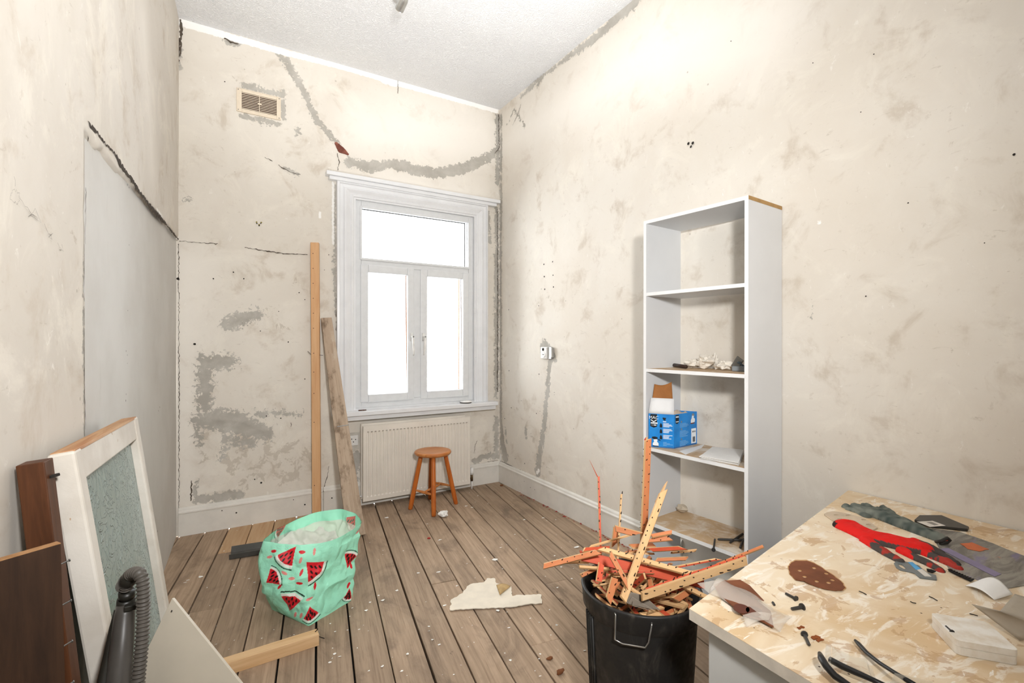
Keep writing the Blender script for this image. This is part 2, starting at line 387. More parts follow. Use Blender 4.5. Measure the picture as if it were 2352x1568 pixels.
wall_back = wall_grid('wall_back', M_wall_b, -2.66, 0.02, 0.0095, lambda S, T, D: np.stack([S, D, T], -1),
  dict(grey=strokes_px(grey_b, ony, 0), dark=strokes_px(flaky_b, ony, 0), stain=strokes_px(stain_b, ony, 0), white=strokes_px(white_b, ony, 0), pale=strokes_px(pale_b, ony, 0), brick=strokes_px(brick_b, ony, 0)),
  hole=(-1.42, -0.27, 0.80, 2.63),
  disp=lambda S, T: 0.012 * np.clip(0.5 + 40 * sdf(S, T, strokes_px(brick_b, ony, 0)), 0, 1) + 0.004 * np.clip(0.5 + 60 * sdf(S, T, strokes_px(grey_b, ony, 0)), 0, 1))
rc = random.Random(5)
crack_ribbons('crack', [[(775, 352, 1.5), (779, 372, 2), (775, 391, 1.5)], [(608, 362, 1.5), (626, 369, 2)], [(640, 378, 1.5), (652, 388, 2.5), (668, 396, 2), (690, 402, 1)],
  [(412, 553, 2), (450, 556, 1), (500, 560, 3)], [(562, 568, 1.5), (610, 576, 3), (650, 582, 2.5), (706, 584, 2)], [(914, 178, 1), (914, 215, 1.5)], [(742, 1130, 2), (750, 1100, 2.5), (756, 1070, 1)],
  [(1145, 262, 2), (1146, 340, 2), (1136, 352, 2)], [(1142, 480, 2), (1143, 690, 3), (1142, 900, 3)], [(774, 420, 1.5), (775, 560, 2), (772, 760, 2)], [(515, 88, 4), (530, 97, 5), (548, 102, 2)],
  [(410, 560, 2), (411, 700, 1), (411, 900, 1.6), (411, 1170, 1)], [(1119, 1060, 1.5), (1143, 1056, 2)], [(1088, 1040, 1), (1092, 1020, 1.2), (1096, 1012, 1)], [(415, 45, 3), (416, 62, 6), (414, 130, 3)],
  [(410, 90, 5), (409, 155, 4)], [(600, 1152, 2), (640, 1146, 3), (720, 1126, 3)], [(668, 970, 1.5), (669, 980, 1.5)], [(440, 1103, 3), (438, 1150, 3)]], ony, (0, -1, 0), wall_back, rc)
dots('nail_hole', [(590, 513, 2), (599, 513, 2), (595, 518, 2), (490, 640, 2), (687, 672, 2), (700, 688, 1.5), (560, 640, 2), (536, 625, 2), (720, 610, 1.5), (662, 785, 2), (640, 715, 1.5), (516, 188, 1.5), (755, 585, 1.5), (745, 620, 1.2), (598, 760, 1.5), (700, 870, 2), (612, 955, 2), (645, 960, 2), (600, 1108, 3), (585, 1100, 2), (535, 1160, 2), (447, 790, 3), (409, 640, 4)], ony, (0, -1, 0), wall_back)
dots('wall_plug', [(589, 510, 2.2), (600, 511, 2.2), (595, 516, 2.4)], ony, (0, -1, 0), wall_back, simple('brass_plug', '#9a8a3c', 0.5))

# right wall ------------------------------------------------------------
grey_r = [[(1150, 262, 8), (1150, 420, 10), (1149, 700, 10), (1149, 960, 12), (1153, 1020, 20), (1160, 1050, 26)], [(1262, 830, 16), (1259, 880, 16), (1253, 940, 16), (1246, 1000, 17), (1238, 1050, 18), (1234, 1085, 22)],
  [(1465, -5, 34), (1420, 38, 26), (1370, 84, 22), (1335, 110, 16), (1305, 130, 10), (1275, 152, 10), (1250, 170, 6), (1218, 200, 14), (1195, 222, 8)], [(1245, 178, 10), (1236, 192, 8)], [(1207, 985, 6), (1209, 1005, 6)], [(1160, 985, 6), (1161, 995, 7)], [(1163, 1012, 5), (1163, 1016, 5)],
  [(1863, 680, 4), (1862, 740, 4)], [(1205, 290, 3), (1180, 250, 5), (1165, 285, 3)], [(1250, 795, 34), (1270, 822, 22)]]
stain_r = [[(2130, 740, 40), (2200, 790, 70)], [(2230, 520, 60), (2340, 450, 90)], [(2180, 640, 40), (2330, 600, 60)], [(2230, 1060, 70), (2210, 1140, 60)], [(2000, 640, 40), (2100, 720, 40)], [(1580, 660, 40), (1610, 800, 50)], [(2100, 860, 50), (2200, 850, 40)], [(1580, 930, 40), (1640, 960, 60)], [(2250, 20, 40), (2200, 60, 40)],
  [(1975, 90, 20), (1976, 92, 20)], [(1970, 830, 14), (1975, 1000, 14)], [(1180, 680, 40), (1330, 680, 40)], [(1195, 950, 60), (1260, 1080, 60)], [(2100, 200, 30), (2030, 220, 30)], [(2260, 950, 30), (2320, 1040, 30)], [(1900, 330, 30), (2000, 330, 40)]]
pale_r = [[(1160, 330, 90), (1290, 250, 120), (1500, 130, 160), (1750, 80, 220)]]
white_r = [[(1450, -8, 12), (1300, 122, 8), (1200, 205, 6)], [(1236, 1080, 7), (1232, 1086, 7)], [(1661, 436, 3), (1661, 450, 3)], [(1150, 1045, 6), (1149, 1060, 8)], [(1880, 510, 8), (1884, 511, 8)]]
wall_right = wall_grid('wall_right', M_wall_r, YR, 0.02, 0.0125, lambda S, T, D: np.stack([D, S, T], -1),
  dict(grey=strokes_px(grey_r, onx, 1), stain=strokes_px(stain_r, onx, 1), pale=strokes_px(pale_r, onx, 1), white=strokes_px(white_r, onx, 1)),
  disp=lambda S, T: 0.004 * np.clip(0.5 + 60 * sdf(S, T, strokes_px(grey_r, onx, 1)), 0, 1))
dots('nail_hole', [(1250, 607, 2.6), (1270, 601, 2.6), (1251, 635, 3), (1271, 632, 2.6), (1252, 664, 3), (1272, 659, 3), (1238, 702, 2), (1169, 711, 2), (1170, 851, 2), (1239, 859, 2.2), (1175, 936, 2.2), (1160, 961, 2), (1233, 949, 2), (1241, 944, 1.5), (1274, 901, 1.5), (1274, 906, 1.2), (1206, 1064, 2), (1184, 1053, 1.5), (1198, 920, 1.5),
  (1582, 330, 5), (1592, 329, 5), (1588, 337, 4), (2008, 125, 1.5), (1978, 258, 1.5), (2087, 466, 1.8), (2330, 355, 3), (1868, 145, 1.5), (2262, 558, 1.5), (1990, 680, 2), (1680, 95, 1.5)], onx, (-1, 0, 0), wall_right)
crack_ribbons('crack', [[(1147, 255, 2), (1147, 420, 1.5), (1146, 1050, 1.5)], [(1148, 250, 3), (1190, 216, 1.5), (1250, 168, 1.5)], [(1150, 1058, 1.5), (1200, 1082, 2.5), (1235, 1097, 1.5)], [(1197, 240, 1), (1190, 262, 2), (1178, 288, 1)]], onx, (-1, 0, 0), wall_right, rc)

# left wall with the boarded-in panel ------------------------------------
PY = -2.29; PZ0 = 2.02; PZ1 = 2.13
def in_panel(S, T):
    top = PZ0 + (PZ1 - PZ0) * (S - PY) / (-PY)
    return np.minimum(S - PY + 0.012 * vnoise(np.stack([S * 0, T, T * 0], -1), 9), top - T + 0.02 * vnoise(np.stack([S, T, S * 0], -1), 14))
LN = Vector((1, -LK, 0)).normalized()
panel_px = strokes_px([[(192, 600, 14), (193, 800, 10), (194, 990, 14)]], onleft, 1)
grey_l = panel_px
stain_l = strokes_px([[(20, 600, 80), (30, 700, 60)], [(40, 120, 60), (90, 330, 60)], [(10, 60, 120), (20, 300, 80)], [(170, 560, 40), (180, 900, 30)]], onleft, 1)
wall_left = wall_grid('wall_left', M_wall_l, YR, 0.02, 0.014, lambda S, T, D: np.stack([LX + LK * S + D, S, T], -1),
  dict(grey=grey_l, stain=stain_l, white=strokes_px([[(230, 345, 5), (250, 380, 6)], [(310, 440, 8), (330, 470, 5)], [(360, 480, 8), (375, 500, 6)]], onleft, 1), pale=strokes_px([[(330, 60, 90), (350, 380, 60)]], onleft, 1)),
  disp=lambda S, T: -0.045 * np.clip(0.5 + 60 * in_panel(S, T), 0, 1), flip=True)
mp = NT('board_panel'); v_ = mp.coord(); n_ = mp.noise(v_, 2, 5, 0.6); n2_ = mp.noise(mp.coord('Object', (1, 1, 0.15)), 30, 3)
mp.fin(mp.mix(mp.math('MULTIPLY', mp.ramp(n2_, 0.66, 0.74), 0.18), mp.mix(mp.ramp(n_, 0.3, 0.7), srgb('#cfcdc8'), srgb('#c4c1bb')), srgb('#a9a59e')), 0.6, 0, 0.25)
b = MB(); pts = [Vector((LX + LK * y - 0.03, y, z)) for y, z in ((PY - 0.02, 0.0), (0.0, 0.0), (0.0, PZ1 + 0.02), (PY - 0.02, PZ0 + 0.02))]
b.prism(pts, LN * 0.016); panel = b.build('panel', mp.m, wall_left); panel['label'] = 'smooth pale grey board with a sloping top let into the left wall'
crack_ribbons('crack', [[(199, 275, 2), (204, 288, 10), (222, 305, 7), (240, 330, 5), (262, 352, 5), (275, 378, 16), (290, 398, 9), (300, 410, 13), (318, 440, 10), (345, 475, 12), (362, 495, 16), (380, 515, 7), (400, 540, 8), (409, 550, 4)],
  [(200, 315, 8), (198, 325, 4)], [(193, 430, 2), (194, 440, 4), (192, 560, 1.5)], [(190, 560, 2), (190, 640, 2.5), (188, 700, 2), (190, 860, 3), (193, 985, 3)]], lambda u, v: onleft(u, v), LN, wall_left, rc, simple('crack_deep', '#463d35', 0.95))
dots('screw_hole', [(252, 373, 2.5), (290, 424, 2.5), (294, 430, 2.5), (294, 562, 1.8), (291, 713, 2), (287, 806, 2.2), (290, 815, 2), (290, 834, 1.5), (287, 905, 2), (286, 920, 2.8), (360, 688, 1.5), (365, 935, 2.5), (362, 943, 2), (360, 1220, 2.2)], lambda u, v: onleft(u, v, -0.014), LN, panel)
# pencilled scribble: loops
scr = []
circ = [(28 + 0, 452)]; cx, cy = 29, 451
scr.append([(cx + 11 * math.cos(a), cy + 15 * math.sin(a), 1.0) for a in [i * 0.42 for i in range(16)]])
scr.append([(40, 452, 1), (58, 478, 1), (70, 492, 1), (60, 498, 1), (76, 480, 1), (84, 505, 1), (66, 490, 1), (88, 510, 1), (78, 486, 1)])
scr.append([(98, 512, 1), (102, 528, 1), (112, 540, 1), (116, 552, 1), (108, 545, 1), (118, 538, 1)])
scr.append([(128, 560, 1), (138, 570, 1), (130, 572, 1), (142, 578, 1), (138, 560, 1)]); scr.append([(26, 405, 1), (31, 426, 1)])
crack_ribbons('pencil_mark', scr, lambda u, v: onleft(u, v), LN, wall_left, rc, simple('pencil', '#6d675f', 0.8))

# rear wall and ceiling
M_rear = simple('plaster_rear', '#d8cfc2', 0.9, var=0.03, nscale=3)
b = MB(); b.add([(LX + LK * YR - 0.05, YR, 0), (0.02, YR, 0), (0.02, YR, H), (LX + LK * YR - 0.05, YR, H)], [(0, 1, 2, 3)]); tag(b.build('wall_rear', M_rear), kind='structure')
t = NT('stippled_ceiling'); v_ = t.coord('Object', (1, 1, 1))
w1 = t.noise(t.coord('Object', (1, 1.0, 1), (0, 0, 0.5)), 42, 3, 0.6, 2.6); w2 = t.noise(v_, 95, 3, 0.6, 1.2)
hh = t.math('ADD', t.ramp(w1, 0.35, 0.68), t.math('MULTIPLY', w2, 0.4))
t.fin(t.mix(t.ramp(t.noise(v_, 1.5, 3), 0.3, 0.7), srgb('#eeeeee'), srgb('#e9e9ea')), 0.75, 0, 0.2); t.bump(hh, 0.6, 0.011)
b = MB(); b.box((-3.0, YR - 0.1, H), (0.15, 0.15, H + 0.1)); tag(b.build('ceiling', t.m), kind='structure')

# floor boards --------------------------------------------------------------
t = NT('old_floorboard'); oi = t.new('ShaderNodeObjectInfo')
va = t.new('ShaderNodeVectorMath', operation='ADD'); t.l.new(t.coord('Object'), va.inputs[0])
cmb = t.new('ShaderNodeCombineXYZ'); t.put(cmb.inputs[0], t.math('MULTIPLY', oi.outputs['Random'], 37.0)); t.put(cmb.inputs[1], t.math('MULTIPLY', oi.outputs['Random'], 91.0)); t.l.new(cmb.outputs[0], va.inputs[1])
def scl(vec, s):
    m = t.new('ShaderNodeMapping'); t.l.new(vec, m.inputs[0]); m.inputs['Scale'].default_value = s; return m.outputs[0]
gr = t.noise(scl(va.outputs[0], (26, 1.1, 1)), 1.6, 7, 0.68, 0.5); dirt = t.noise(scl(va.outputs[0], (3.2, 1.6, 1)), 1.5, 6, 0.65, 0.8); fine = t.noise(scl(va.outputs[0], (120, 5, 1)), 1.0, 3, 0.6)
spots = t.noise(scl(va.outputs[0], (16, 9, 1)), 1.0, 3, 0.6)
col = t.mix(t.ramp(gr, 0.28, 0.74), srgb('#b39b83'), srgb('#937e69'))
col = t.mix(t.math('MULTIPLY', t.ramp(fine, 0.5, 0.75), 0.4), col, srgb('#6f5844'))
col = t.mix(t.math('MULTIPLY', t.ramp(dirt, 0.48, 0.70), 0.6), col, srgb('#66574a'))
col = t.mix(t.math('MULTIPLY', t.ramp(t.noise(scl(va.outputs[0], (5, 3, 1)), 1.3, 6, 0.7), 0.55, 0.75), 0.4), col, srgb('#b3a08a'))
col = t.mix(t.math('MULTIPLY', t.ramp(spots, 0.70, 0.76), 0.6), col, srgb('#54463a'))
hs = t.new('ShaderNodeHueSaturation'); t.put(hs.inputs['Color'], col); t.put(hs.inputs['Value'], t.ramp(oi.outputs['Random'], 0, 1, 0.88, 1.12)); 
t.fin(hs.outputs[0], 0.72, 0, 0.2); t.bump(t.math('ADD', gr, t.math('MULTIPLY', fine, 0.5)), 0.25, 0.003)
M_floor = t.m
M_new = woodmat('new_pine_board', '#c9a985', '#b8926b', axis=1, rough=0.6)
floor = boxo('floor', (-2.95, YR - 0.05, -0.12), (0.06, 0.06, -0.03), simple('sub_floor', '#15110d', 0.95), bevel=0); tag(floor, kind='structure')
BA = R(9.35); bd = Vector((math.sin(BA), math.cos(BA), 0)); bn = Vector((math.cos(BA), -math.sin(BA), 0)); PITCHB = 0.1525
p0 = onz(909, 1568, 0); off0 = p0.dot(bn)
def clip(poly, n, d):
    out = []
    for i in range(len(poly)):
        a, c = poly[i], poly[(i + 1) % len(poly)]; da, dc = a.dot(n) - d, c.dot(n) - d
        if da <= 0: out.append(a)
        if da * dc < 0: out.append(a.lerp(c, da / (da - dc)))
    return out
def plank(poly, mat, dz, origin):
    if len(poly) < 3: return
    b = MB(); inv = Matrix.Translation(origin) @ Matrix.Rotation(-BA, 4, 'Z'); inv = inv.inverted()
    loc = [inv @ Vector((p.x, p.y, 0)) for p in poly]
    b.prism([Vector((p.x, p.y, -0.03)) for p in loc], (0, 0, 0.03 + dz))
    o = b.build('plank', mat, floor, bevel=0.0018, seg=1); o.location = origin; o.rotation_euler = (0, 0, -BA)
rb = random.Random(11)
splits = {3: [(1220, 1480)], 6: [], 8: [(1185, 1118)]}
for k in range(-14, 14):
    a0 = off0 + k * PITCHB + 0.0034 + rb.uniform(-0.0015, 0.002); a1 = off0 + (k + 1) * PITCHB - 0.0034 - rb.uniform(-0.0015, 0.002)
    base = [bn * a0 + bd * (-7), bn * a0 + bd * 2.0, bn * a1 + bd * 2.0, bn * a1 + bd * (-7)]
    base = [Vector((p.x, p.y, 0)) for p in base]
    base = clip(base, Vector((0, 1, 0)), 0.02); base = clip(base, Vector((0, -1, 0)), -YR); base = clip(base, Vector((1, 0, 0)), 0.02); base = clip(base, Vector((-1, LK, 0)), -(LX - 0.03))
    if len(base) < 3: continue
    cuts = []
    for (u, v) in ((1222, 1482), (1190, 1137), (700, 1262), (640, 1262), (590, 1255), (545, 1265), (760, 1262), (1010, 1338), (470, 1400), (1300, 1330)):
        q = onz(u, v, 0)
        if a0 < q.dot(bn) < a1: cuts.append((q.dot(bd), (u, v)))
    cuts.sort(); segs = []; prev = -99
    for c, uv in cuts: segs.append((prev, c - 0.0015, uv)); prev = c + 0.0015
    segs.append((prev, 99, None))
    for i, (s0, s1, uv) in enumerate(segs):
        poly = base
        if s0 > -90: poly = clip(poly, -bd, -s0)
        if s1 < 90: poly = clip(poly, bd, s1)
        back_new = s1 > 90 and cuts and cuts[-1][1] in ((700, 1262), (640, 1262), (590, 1255), (545, 1265), (760, 1262))
        og = bn * ((a0 + a1) / 2)
        plank(poly, M_new if back_new else M_floor, rb.uniform(-0.0015, 0.0012), Vector((og.x, og.y, 0)))
# dark gap by the radiator pipe
q = onz(1118, 1108, 0); g_ = MB(); g_.prism([Vector((q.x + dx, q.y + dy, 0.0005)) for dx, dy in ((-0.06, -0.03), (0.05, -0.03), (0.055, 0.03), (-0.05, 0.035))], (0, 0, 0.001)); g_.build('floor_gap', M_dark, floor)

# skirting -----------------------------------------------------------------
M_skirt = simple('skirting_paint', '#e0dcd4', 0.5, var=0.04, nscale=6, spec=0.35)
prof = [(0.0, 0.0), (0.018, 0.0), (0.018, 0.160), (0.023, 0.163), (0.023, 0.172), (0.015, 0.180), (0.012, 0.192), (0.006, 0.200), (0.0, 0.203)]
def skirting(name, a, b_, nrm):
    a, b_ = Vector(a), Vector(b_); N = Vector(nrm); mb = MB(); k = len(prof)
    mb.add([p + N * d + Vector((0, 0, z)) for p in (a, b_) for d, z in prof], [(i, i + 1, k + i + 1, k + i) for i in range(k - 1)] + [tuple(range(k)), tuple(range(2 * k - 1, k - 1, -1))])
    return mb
sb = skirting('x', (LX, 0, 0), (-1.672, 0, 0), (0, -1, 0)); s2 = skirting('x', (-1.662, 0, 0), (0, 0, 0), (0, -1, 0)); sb.add(s2.v, s2.f); bb = tag(sb.build('baseboard_back', M_skirt), kind='structure')
sb = skirting('x', (0, -0.018, 0), (0, -2.235, 0), (-1, 0, 0)); br = tag(sb.build('baseboard_right', M_skirt), kind='structure')
dots('nail_hole', [(510, 1172, 1.6), (543, 1177, 2.2), (700, 1158, 2.2), (674, 1147, 1.4), (762, 1143, 2.2)], lambda u, v: ony(u, v, -0.0185), (0, -1, 0), bb)
dots('nail_hole', [(1219, 1119, 1.6), (1229, 1124, 1.6), (1205, 1105, 1.2)], lambda u, v: onx(u, v, -0.0185), (-1, 0, 0), br)

# ------------------------------------------------------------------ window
M_upvc = simple('white_upvc', '#dfe1e3', 0.35, var=0.02, spec=0.4)
M_arch = simple('gloss_white_paint', '#e6e7e9', 0.3, var=0.02, nscale=8, spec=0.45)
M_gasket = simple('gasket', '#3a3836', 0.6); M_bead = simple('orange_bead', '#c98a5c', 0.6)
t = NT('window_glass'); tr = t.new('ShaderNodeBsdfTransparent'); gl = t.new('ShaderNodeBsdfGlossy'); gl.inputs['Roughness'].default_value = 0.02; mx = t.new('ShaderNodeMixShader')
fr = t.new('ShaderNodeFresnel'); fr.inputs[0].default_value = 1.25; t.l.new(fr.outputs[0], mx.inputs[0]); t.l.new(tr.outputs[0], mx.inputs[1]); t.l.new(gl.outputs[0], mx.inputs[2]); t.l.new(mx.outputs[0], t.out.inputs[0]); M_glass = t.m
win = empty('window_1', (-0.85, 0, 0.8)); tag(win, kind='structure')
def wpart(mb, name, mat, **k):
    o = mb.build(name, mat, **k); return rel(o, win)
def frame_ring(mb, x0, x1, z0, z1, w, y0, y1):
    w = (w, w, w, w) if not isinstance(w, tuple) else w     # left right bottom top
    mb.box((x0, y0, z0), (x0 + w[0], y1, z1)); mb.box((x1 - w[1], y0, z0), (x1, y1, z1)); mb.box((x0 + w[0], y0, z0), (x1 - w[1], y1, z0 + w[2])); mb.box((x0 + w[0], y0, z1 - w[3]), (x1 - w[1], y1, z1))
AX0, AX1, AZ1 = -1.562, -0.152, 2.725; FX0, FX1, FZ0, FZ1 = -1.405, -0.285, 0.825, 2.60
# architrave: stepped profile swept round three sides
steps = [(0.0, 0.042), (0.018, 0.046), (0.024, 0.034), (0.052, 0.030), (0.060, 0.040), (0.072, 0.044), (0.084, 0.036), (0.100, 0.026), (0.112, 0.020), (0.118, 0.026), (0.134, 0.022), (0.140, 0.012), (0.1565, 0.012)]
mb = MB(); vs = []; fs = []
def archpt(d, leg):
    x0, x1, z1 = AX0 + d, AX1 - d * 0.85, AZ1 - d * 0.8
    return [(x0, 0.80), (x0, z1), (x1, z1), (x1, 0.80)][leg]
for d, y in [(0.0, -0.0)] + steps + [(0.1565, -0.05)]:
    for leg in range(4): x, z = archpt(d, leg); vs.append((x, -y, z))
n = len(vs) // 4
for i in range(n - 1):
    for leg in range(3): a = i * 4 + leg; fs.append((a, a + 1, a + 5, a + 4))
mb.add(vs, fs); wpart(mb, 'architrave', M_arch)
mb = MB(); mb.box((-1.650, -0.075, 2.752), (-0.03, 0.0, 2.784)); mb.box((-1.625, -0.055, 2.722), (-0.06, 0.0, 2.752)); wpart(mb, 'head_moulding', M_arch, bevel=0.004)
mb = MB(); mb.box((-1.60, -0.115, 0.775), (-0.075, 0.05, 0.812)); mb.box((-1.585, -0.085, 0.735), (-0.085, 0.0, 0.775)); sill = wpart(mb, 'window_sill', M_arch, bevel=0.006)
mb = MB(); mb.box((-1.43, 0.0, 0.80), (-1.405, 0.26, 2.64)); mb.box((-0.285, 0.0, 0.80), (-0.26, 0.26, 2.64)); mb.box((-1.43, 0.0, 2.60), (-0.26, 0.26, 2.64)); mb.box((-1.43, 0.0, 0.78), (-0.26, 0.26, 0.825)); wpart(mb, 'reveal', M_upvc)
mb = MB(); Y0, Y1 = 0.012, 0.075
frame_ring(mb, FX0, FX1, FZ0, FZ1, (0.05, 0.05, 0.06, 0.06), Y0, Y1)
mb.box((FX0 + 0.05, Y0, 2.045), (FX1 - 0.05, Y1, 2.105)); mb.box((-0.895, Y0, FZ0 + 0.06), (-0.815, Y1, 2.045)); wpart(mb, 'frame', M_upvc, bevel=0.006)
def pane(x0, x1, z0, z1, bead):
    o = boxo('pane', (x0, 0.052, z0), (x1, 0.058, z1), M_glass, bevel=0); rel(o, win)
    mb = MB(); frame_ring(mb, x0 - 0.004, x1 + 0.004, z0 - 0.004, z1 + 0.004, 0.007, 0.040, 0.050); rel(mb.build('gasket', bead), win)
pane(-1.352, -0.362, 2.115, 2.535, M_gasket); pane(-1.296, -0.945, 0.937, 1.992, M_bead); pane(-0.768, -0.424, 0.937, 1.992, M_bead)
mb = MB(); frame_ring(mb, FX0 + 0.038, FX1 - 0.038, 2.095, FZ1 - 0.045, 0.018, 0.004, 0.04); wpart(mb, 'glazing_bead', M_upvc, bevel=0.004)
for (x0, x1) in ((-1.362, -0.885), (-0.825, -0.338)):
    mb = MB(); frame_ring(mb, x0, x1, 0.872, 2.055, (0.066, 0.062, 0.066, 0.066), 0.0, 0.05); s_ = wpart(mb, 'sash', M_upvc, bevel=0.007)
M_hand = simple('handle_white', '#f0efec', 0.3); M_steel = simple('steel', '#8d8d8a', 0.35, metal=0.9)
for x, sgn in ((-0.912, -1), (-0.800, 1)):
    mb = MB(); mb.box((x - 0.012, -0.012, 1.40), (x + 0.012, 0.0, 1.47)); mb.tube([(x, -0.012, 1.435), (x, -0.04, 1.435)], 0.010, 10); mb.tube([(x, -0.042, 1.445), (x, -0.045, 1.40), (x - 0.006 * sgn, -0.042, 1.30), (x - 0.008 * sgn, -0.036, 1.272)], [0.010, 0.011, 0.009, 0.006], 10)
    wpart(mb, 'handle', M_hand, smooth=True); mb = MB(); mb.lathe([(0.007, 0), (0.007, 0.003), (0.0005, 0.003)], 10, M=Matrix.Translation((x, -0.052, 1.437)) @ Matrix.Rotation(R(90), 4, 'X')); wpart(mb, 'lock_button', M_steel)

# ------------------------------------------------------------------ air vent
M_vent = simple('vent_cream', '#e3d5c0', 0.5, var=0.03); M_black = simple('black_void', '#120e0c', 0.9)
vt = thing('air_vent', (-2.13, 0, 3.13), 'cream slatted air vent grille high on the window wall', 'vent')
def part(mb, name, mat, root, **k): return rel(mb.build(name, mat, **k), root)
mb = MB(); frame_ring(mb, -2.283, -1.980, 3.132, 3.306, (0.034, 0.030, 0.026, 0.024), -0.012, 0.0); part(mb, 'frame', M_vent, vt, bevel=0.002)
mb = MB(); mb.box((-2.25, -0.0035, 3.157), (-2.01, -0.0025, 3.283)); part(mb, 'backing', simple('vent_dark', '#3a2018', 0.9), vt)
for i in range(10):
    z = 3.163 + i * 0.0124; mb = MB(); mb.hexa([Vector(p) for p in ((-2.25, -0.0075, z), (-2.01, -0.0075, z), (-2.01, -0.004, z), (-2.25, -0.004, z), (-2.25, -0.0075, z + 0.0042), (-2.01, -0.0075, z + 0.0042), (-2.01, -0.004, z + 0.0042), (-2.25, -0.004, z + 0.0042))]); part(mb, 'slat', M_vent, vt)
mb = MB(); mb.box((-2.132, -0.013, 3.158), (-2.128, -0.003, 3.282)); part(mb, 'slider_bar', M_vent, vt)
mb = MB(); mb.box((-2.142, -0.018, 3.211), (-2.115, -0.010, 3.224)); part(mb, 'knob', M_vent, vt, bevel=0.002)
for x in (-2.272, -1.993):
    for z in (3.143, 3.295): mb = MB(); mb.lathe([(0.004, 0), (0.003, 0.002), (0.0003, 0.0025)], 8, M=Matrix.Translation((x, -0.012, z)) @ Matrix.Rotation(R(90), 4, 'X')); part(mb, 'screw', M_steel, vt)

# ------------------------------------------------------------------ radiator
M_rad = simple('radiator_enamel', '#e4ddd2', 0.4, var=0.03, nscale=4, spec=0.4)
RX0, RX1, RZ0, RZ1, RY = -1.372, -0.380, 0.058, 0.690, -0.122
rad = thing('radiator', (-0.876, -0.08, 0), 'cream ribbed panel radiator on the wall below the window', 'radiator')
nrib = 30; prof = []; w = (RX1 - RX0 - 0.05) / nrib
xs = [(RX0, 0.006), (RX0 + 0.004, 0.0), (RX0 + 0.025, 0.0)]
for i in range(nrib):
    x = RX0 + 0.025 + i * w; xs += [(x + w * 0.12, 0.0), (x + w * 0.28, 0.007), (x + w * 0.62, 0.007), (x + w * 0.78, 0.0)]
xs += [(RX1 - 0.025, 0.0), (RX1 - 0.004, 0.0), (RX1, 0.006)]
mb = MB(); rows = [(RZ0, 0, 0.012), (RZ0 + 0.004, 0, 0.0), (RZ0 + 0.036, 0, 0), (RZ0 + 0.048, 1, 0), (RZ1 - 0.062, 1, 0), (RZ1 - 0.050, 0, 0), (RZ1 - 0.004, 0, 0), (RZ1, 0, 0.012)]
vs = []; fs = []; k = len(xs)
for z, on, e in rows:
    for x, d in xs: vs.append((x, RY + e + (d if (on or d == 0.006) else 0), z))
for j in range(len(rows) - 1):
    for i in range(k - 1): a = j * k + i; fs.append((a, a + 1, a + k + 1, a + k))
mb.add(vs, fs); part(mb, 'front_panel', M_rad, rad)
mb = MB(); mb.box((RX0, RY + 0.006, RZ0), (RX1, RY + 0.016, RZ1)); part(mb, 'water_panel', M_rad, rad)
mb = MB(); mb.box((RX0 + 0.01, RY + 0.02, RZ0 + 0.03), (RX1 - 0.02, -0.035, RZ1 - 0.005)); part(mb, 'convector', M_rad, rad, bevel=0.004)
mb = MB(); mb.box((RX0 - 0.004, RY + 0.055, RZ0 + 0.01), (RX1 - 0.03, RY + 0.07, RZ1 + 0.012)); part(mb, 'rear_panel', M_rad, rad, bevel=0.003)
mslot = simple('slot_dark', '#8b8175', 0.8)
mb = MB()
for i in range(nrib): x = RX0 + 0.025 + i * w; mb.box((x + w * 0.25, RY - 0.001, RZ1 - 0.052), (x + w * 0.75, RY + 0.004, RZ1 - 0.048))
tag(part(mb, 'slot_row', mslot, rad), kind='stuff')
for x in (RX0 + 0.15, RX1 - 0.2): mb = MB(); mb.box((x, -0.05, 0.1), (x + 0.03, -0.004, 0.6)); part(mb, 'bracket', M_steel, rad)
mb = MB(); mb.tube([(RX1, -0.085, 0.10), (RX1 + 0.03, -0.085, 0.10)], 0.009, 10); mb.tube([(RX1 + 0.032, -0.085, 0.075), (RX1 + 0.032, -0.085, 0.14)], 0.012, 12); part(mb, 'valve', simple('brass_valve', '#6c5a44', 0.45, metal=0.7), rad, smooth=True)
mb = MB(); mb.lathe([(0.0, 0.135), (0.016, 0.135), (0.018, 0.165), (0.017, 0.19), (0.010, 0.20), (0.0, 0.201)], 16, M=Matrix.Translation((RX1 + 0.032, -0.085, 0))); part(mb, 'valve_cap', M_hand, rad, smooth=True)
mb = MB(); mb.tube([(RX1 + 0.032, -0.085, 0.0), (RX1 + 0.032, -0.085, 0.078)], 0.0075, 10); part(mb, 'pipe', M_hand, rad, smooth=True)
mb = MB(); mb.tube([(RX0 - 0.025, -0.085, 0.0), (RX0 - 0.025, -0.085, 0.10), (RX0, -0.085, 0.10)], 0.0075, 10); part(mb, 'pipe', M_hand, rad, smooth=True)

# ------------------------------------------------------------------ sockets
M_sock = simple('socket_white', '#e8e6e2', 0.4, var=0.02)
q0, q1 = ony(806, 996, 0), ony(820, 1024, 0)
so = thing('wall_socket', (-1.425, 0, 0.50), 'small white wall socket left of the radiator, half behind a leaning plank', 'socket')
mb = MB(); mb.box((-1.462, -0.014, 0.515), (-1.385, 0.0, 0.600)); part(mb, 'faceplate', M_sock, so, bevel=0.004)
mb = MB(); mb.box((-1.475, -0.004, 0.480), (-1.372, -0.0, 0.625)); part(mb, 'plaster_surround', simple('filler', '#cfc9bf', 0.9), so, bevel=0.003)
for x, z in ((-1.44, 0.572), (-1.408, 0.566), (-1.425, 0.547)): mb = MB(); mb.box((x - 0.004, -0.0145, z - 0.004), (x + 0.004, -0.0138, z + 0.004)); part(mb, 'hole', M_black, so)
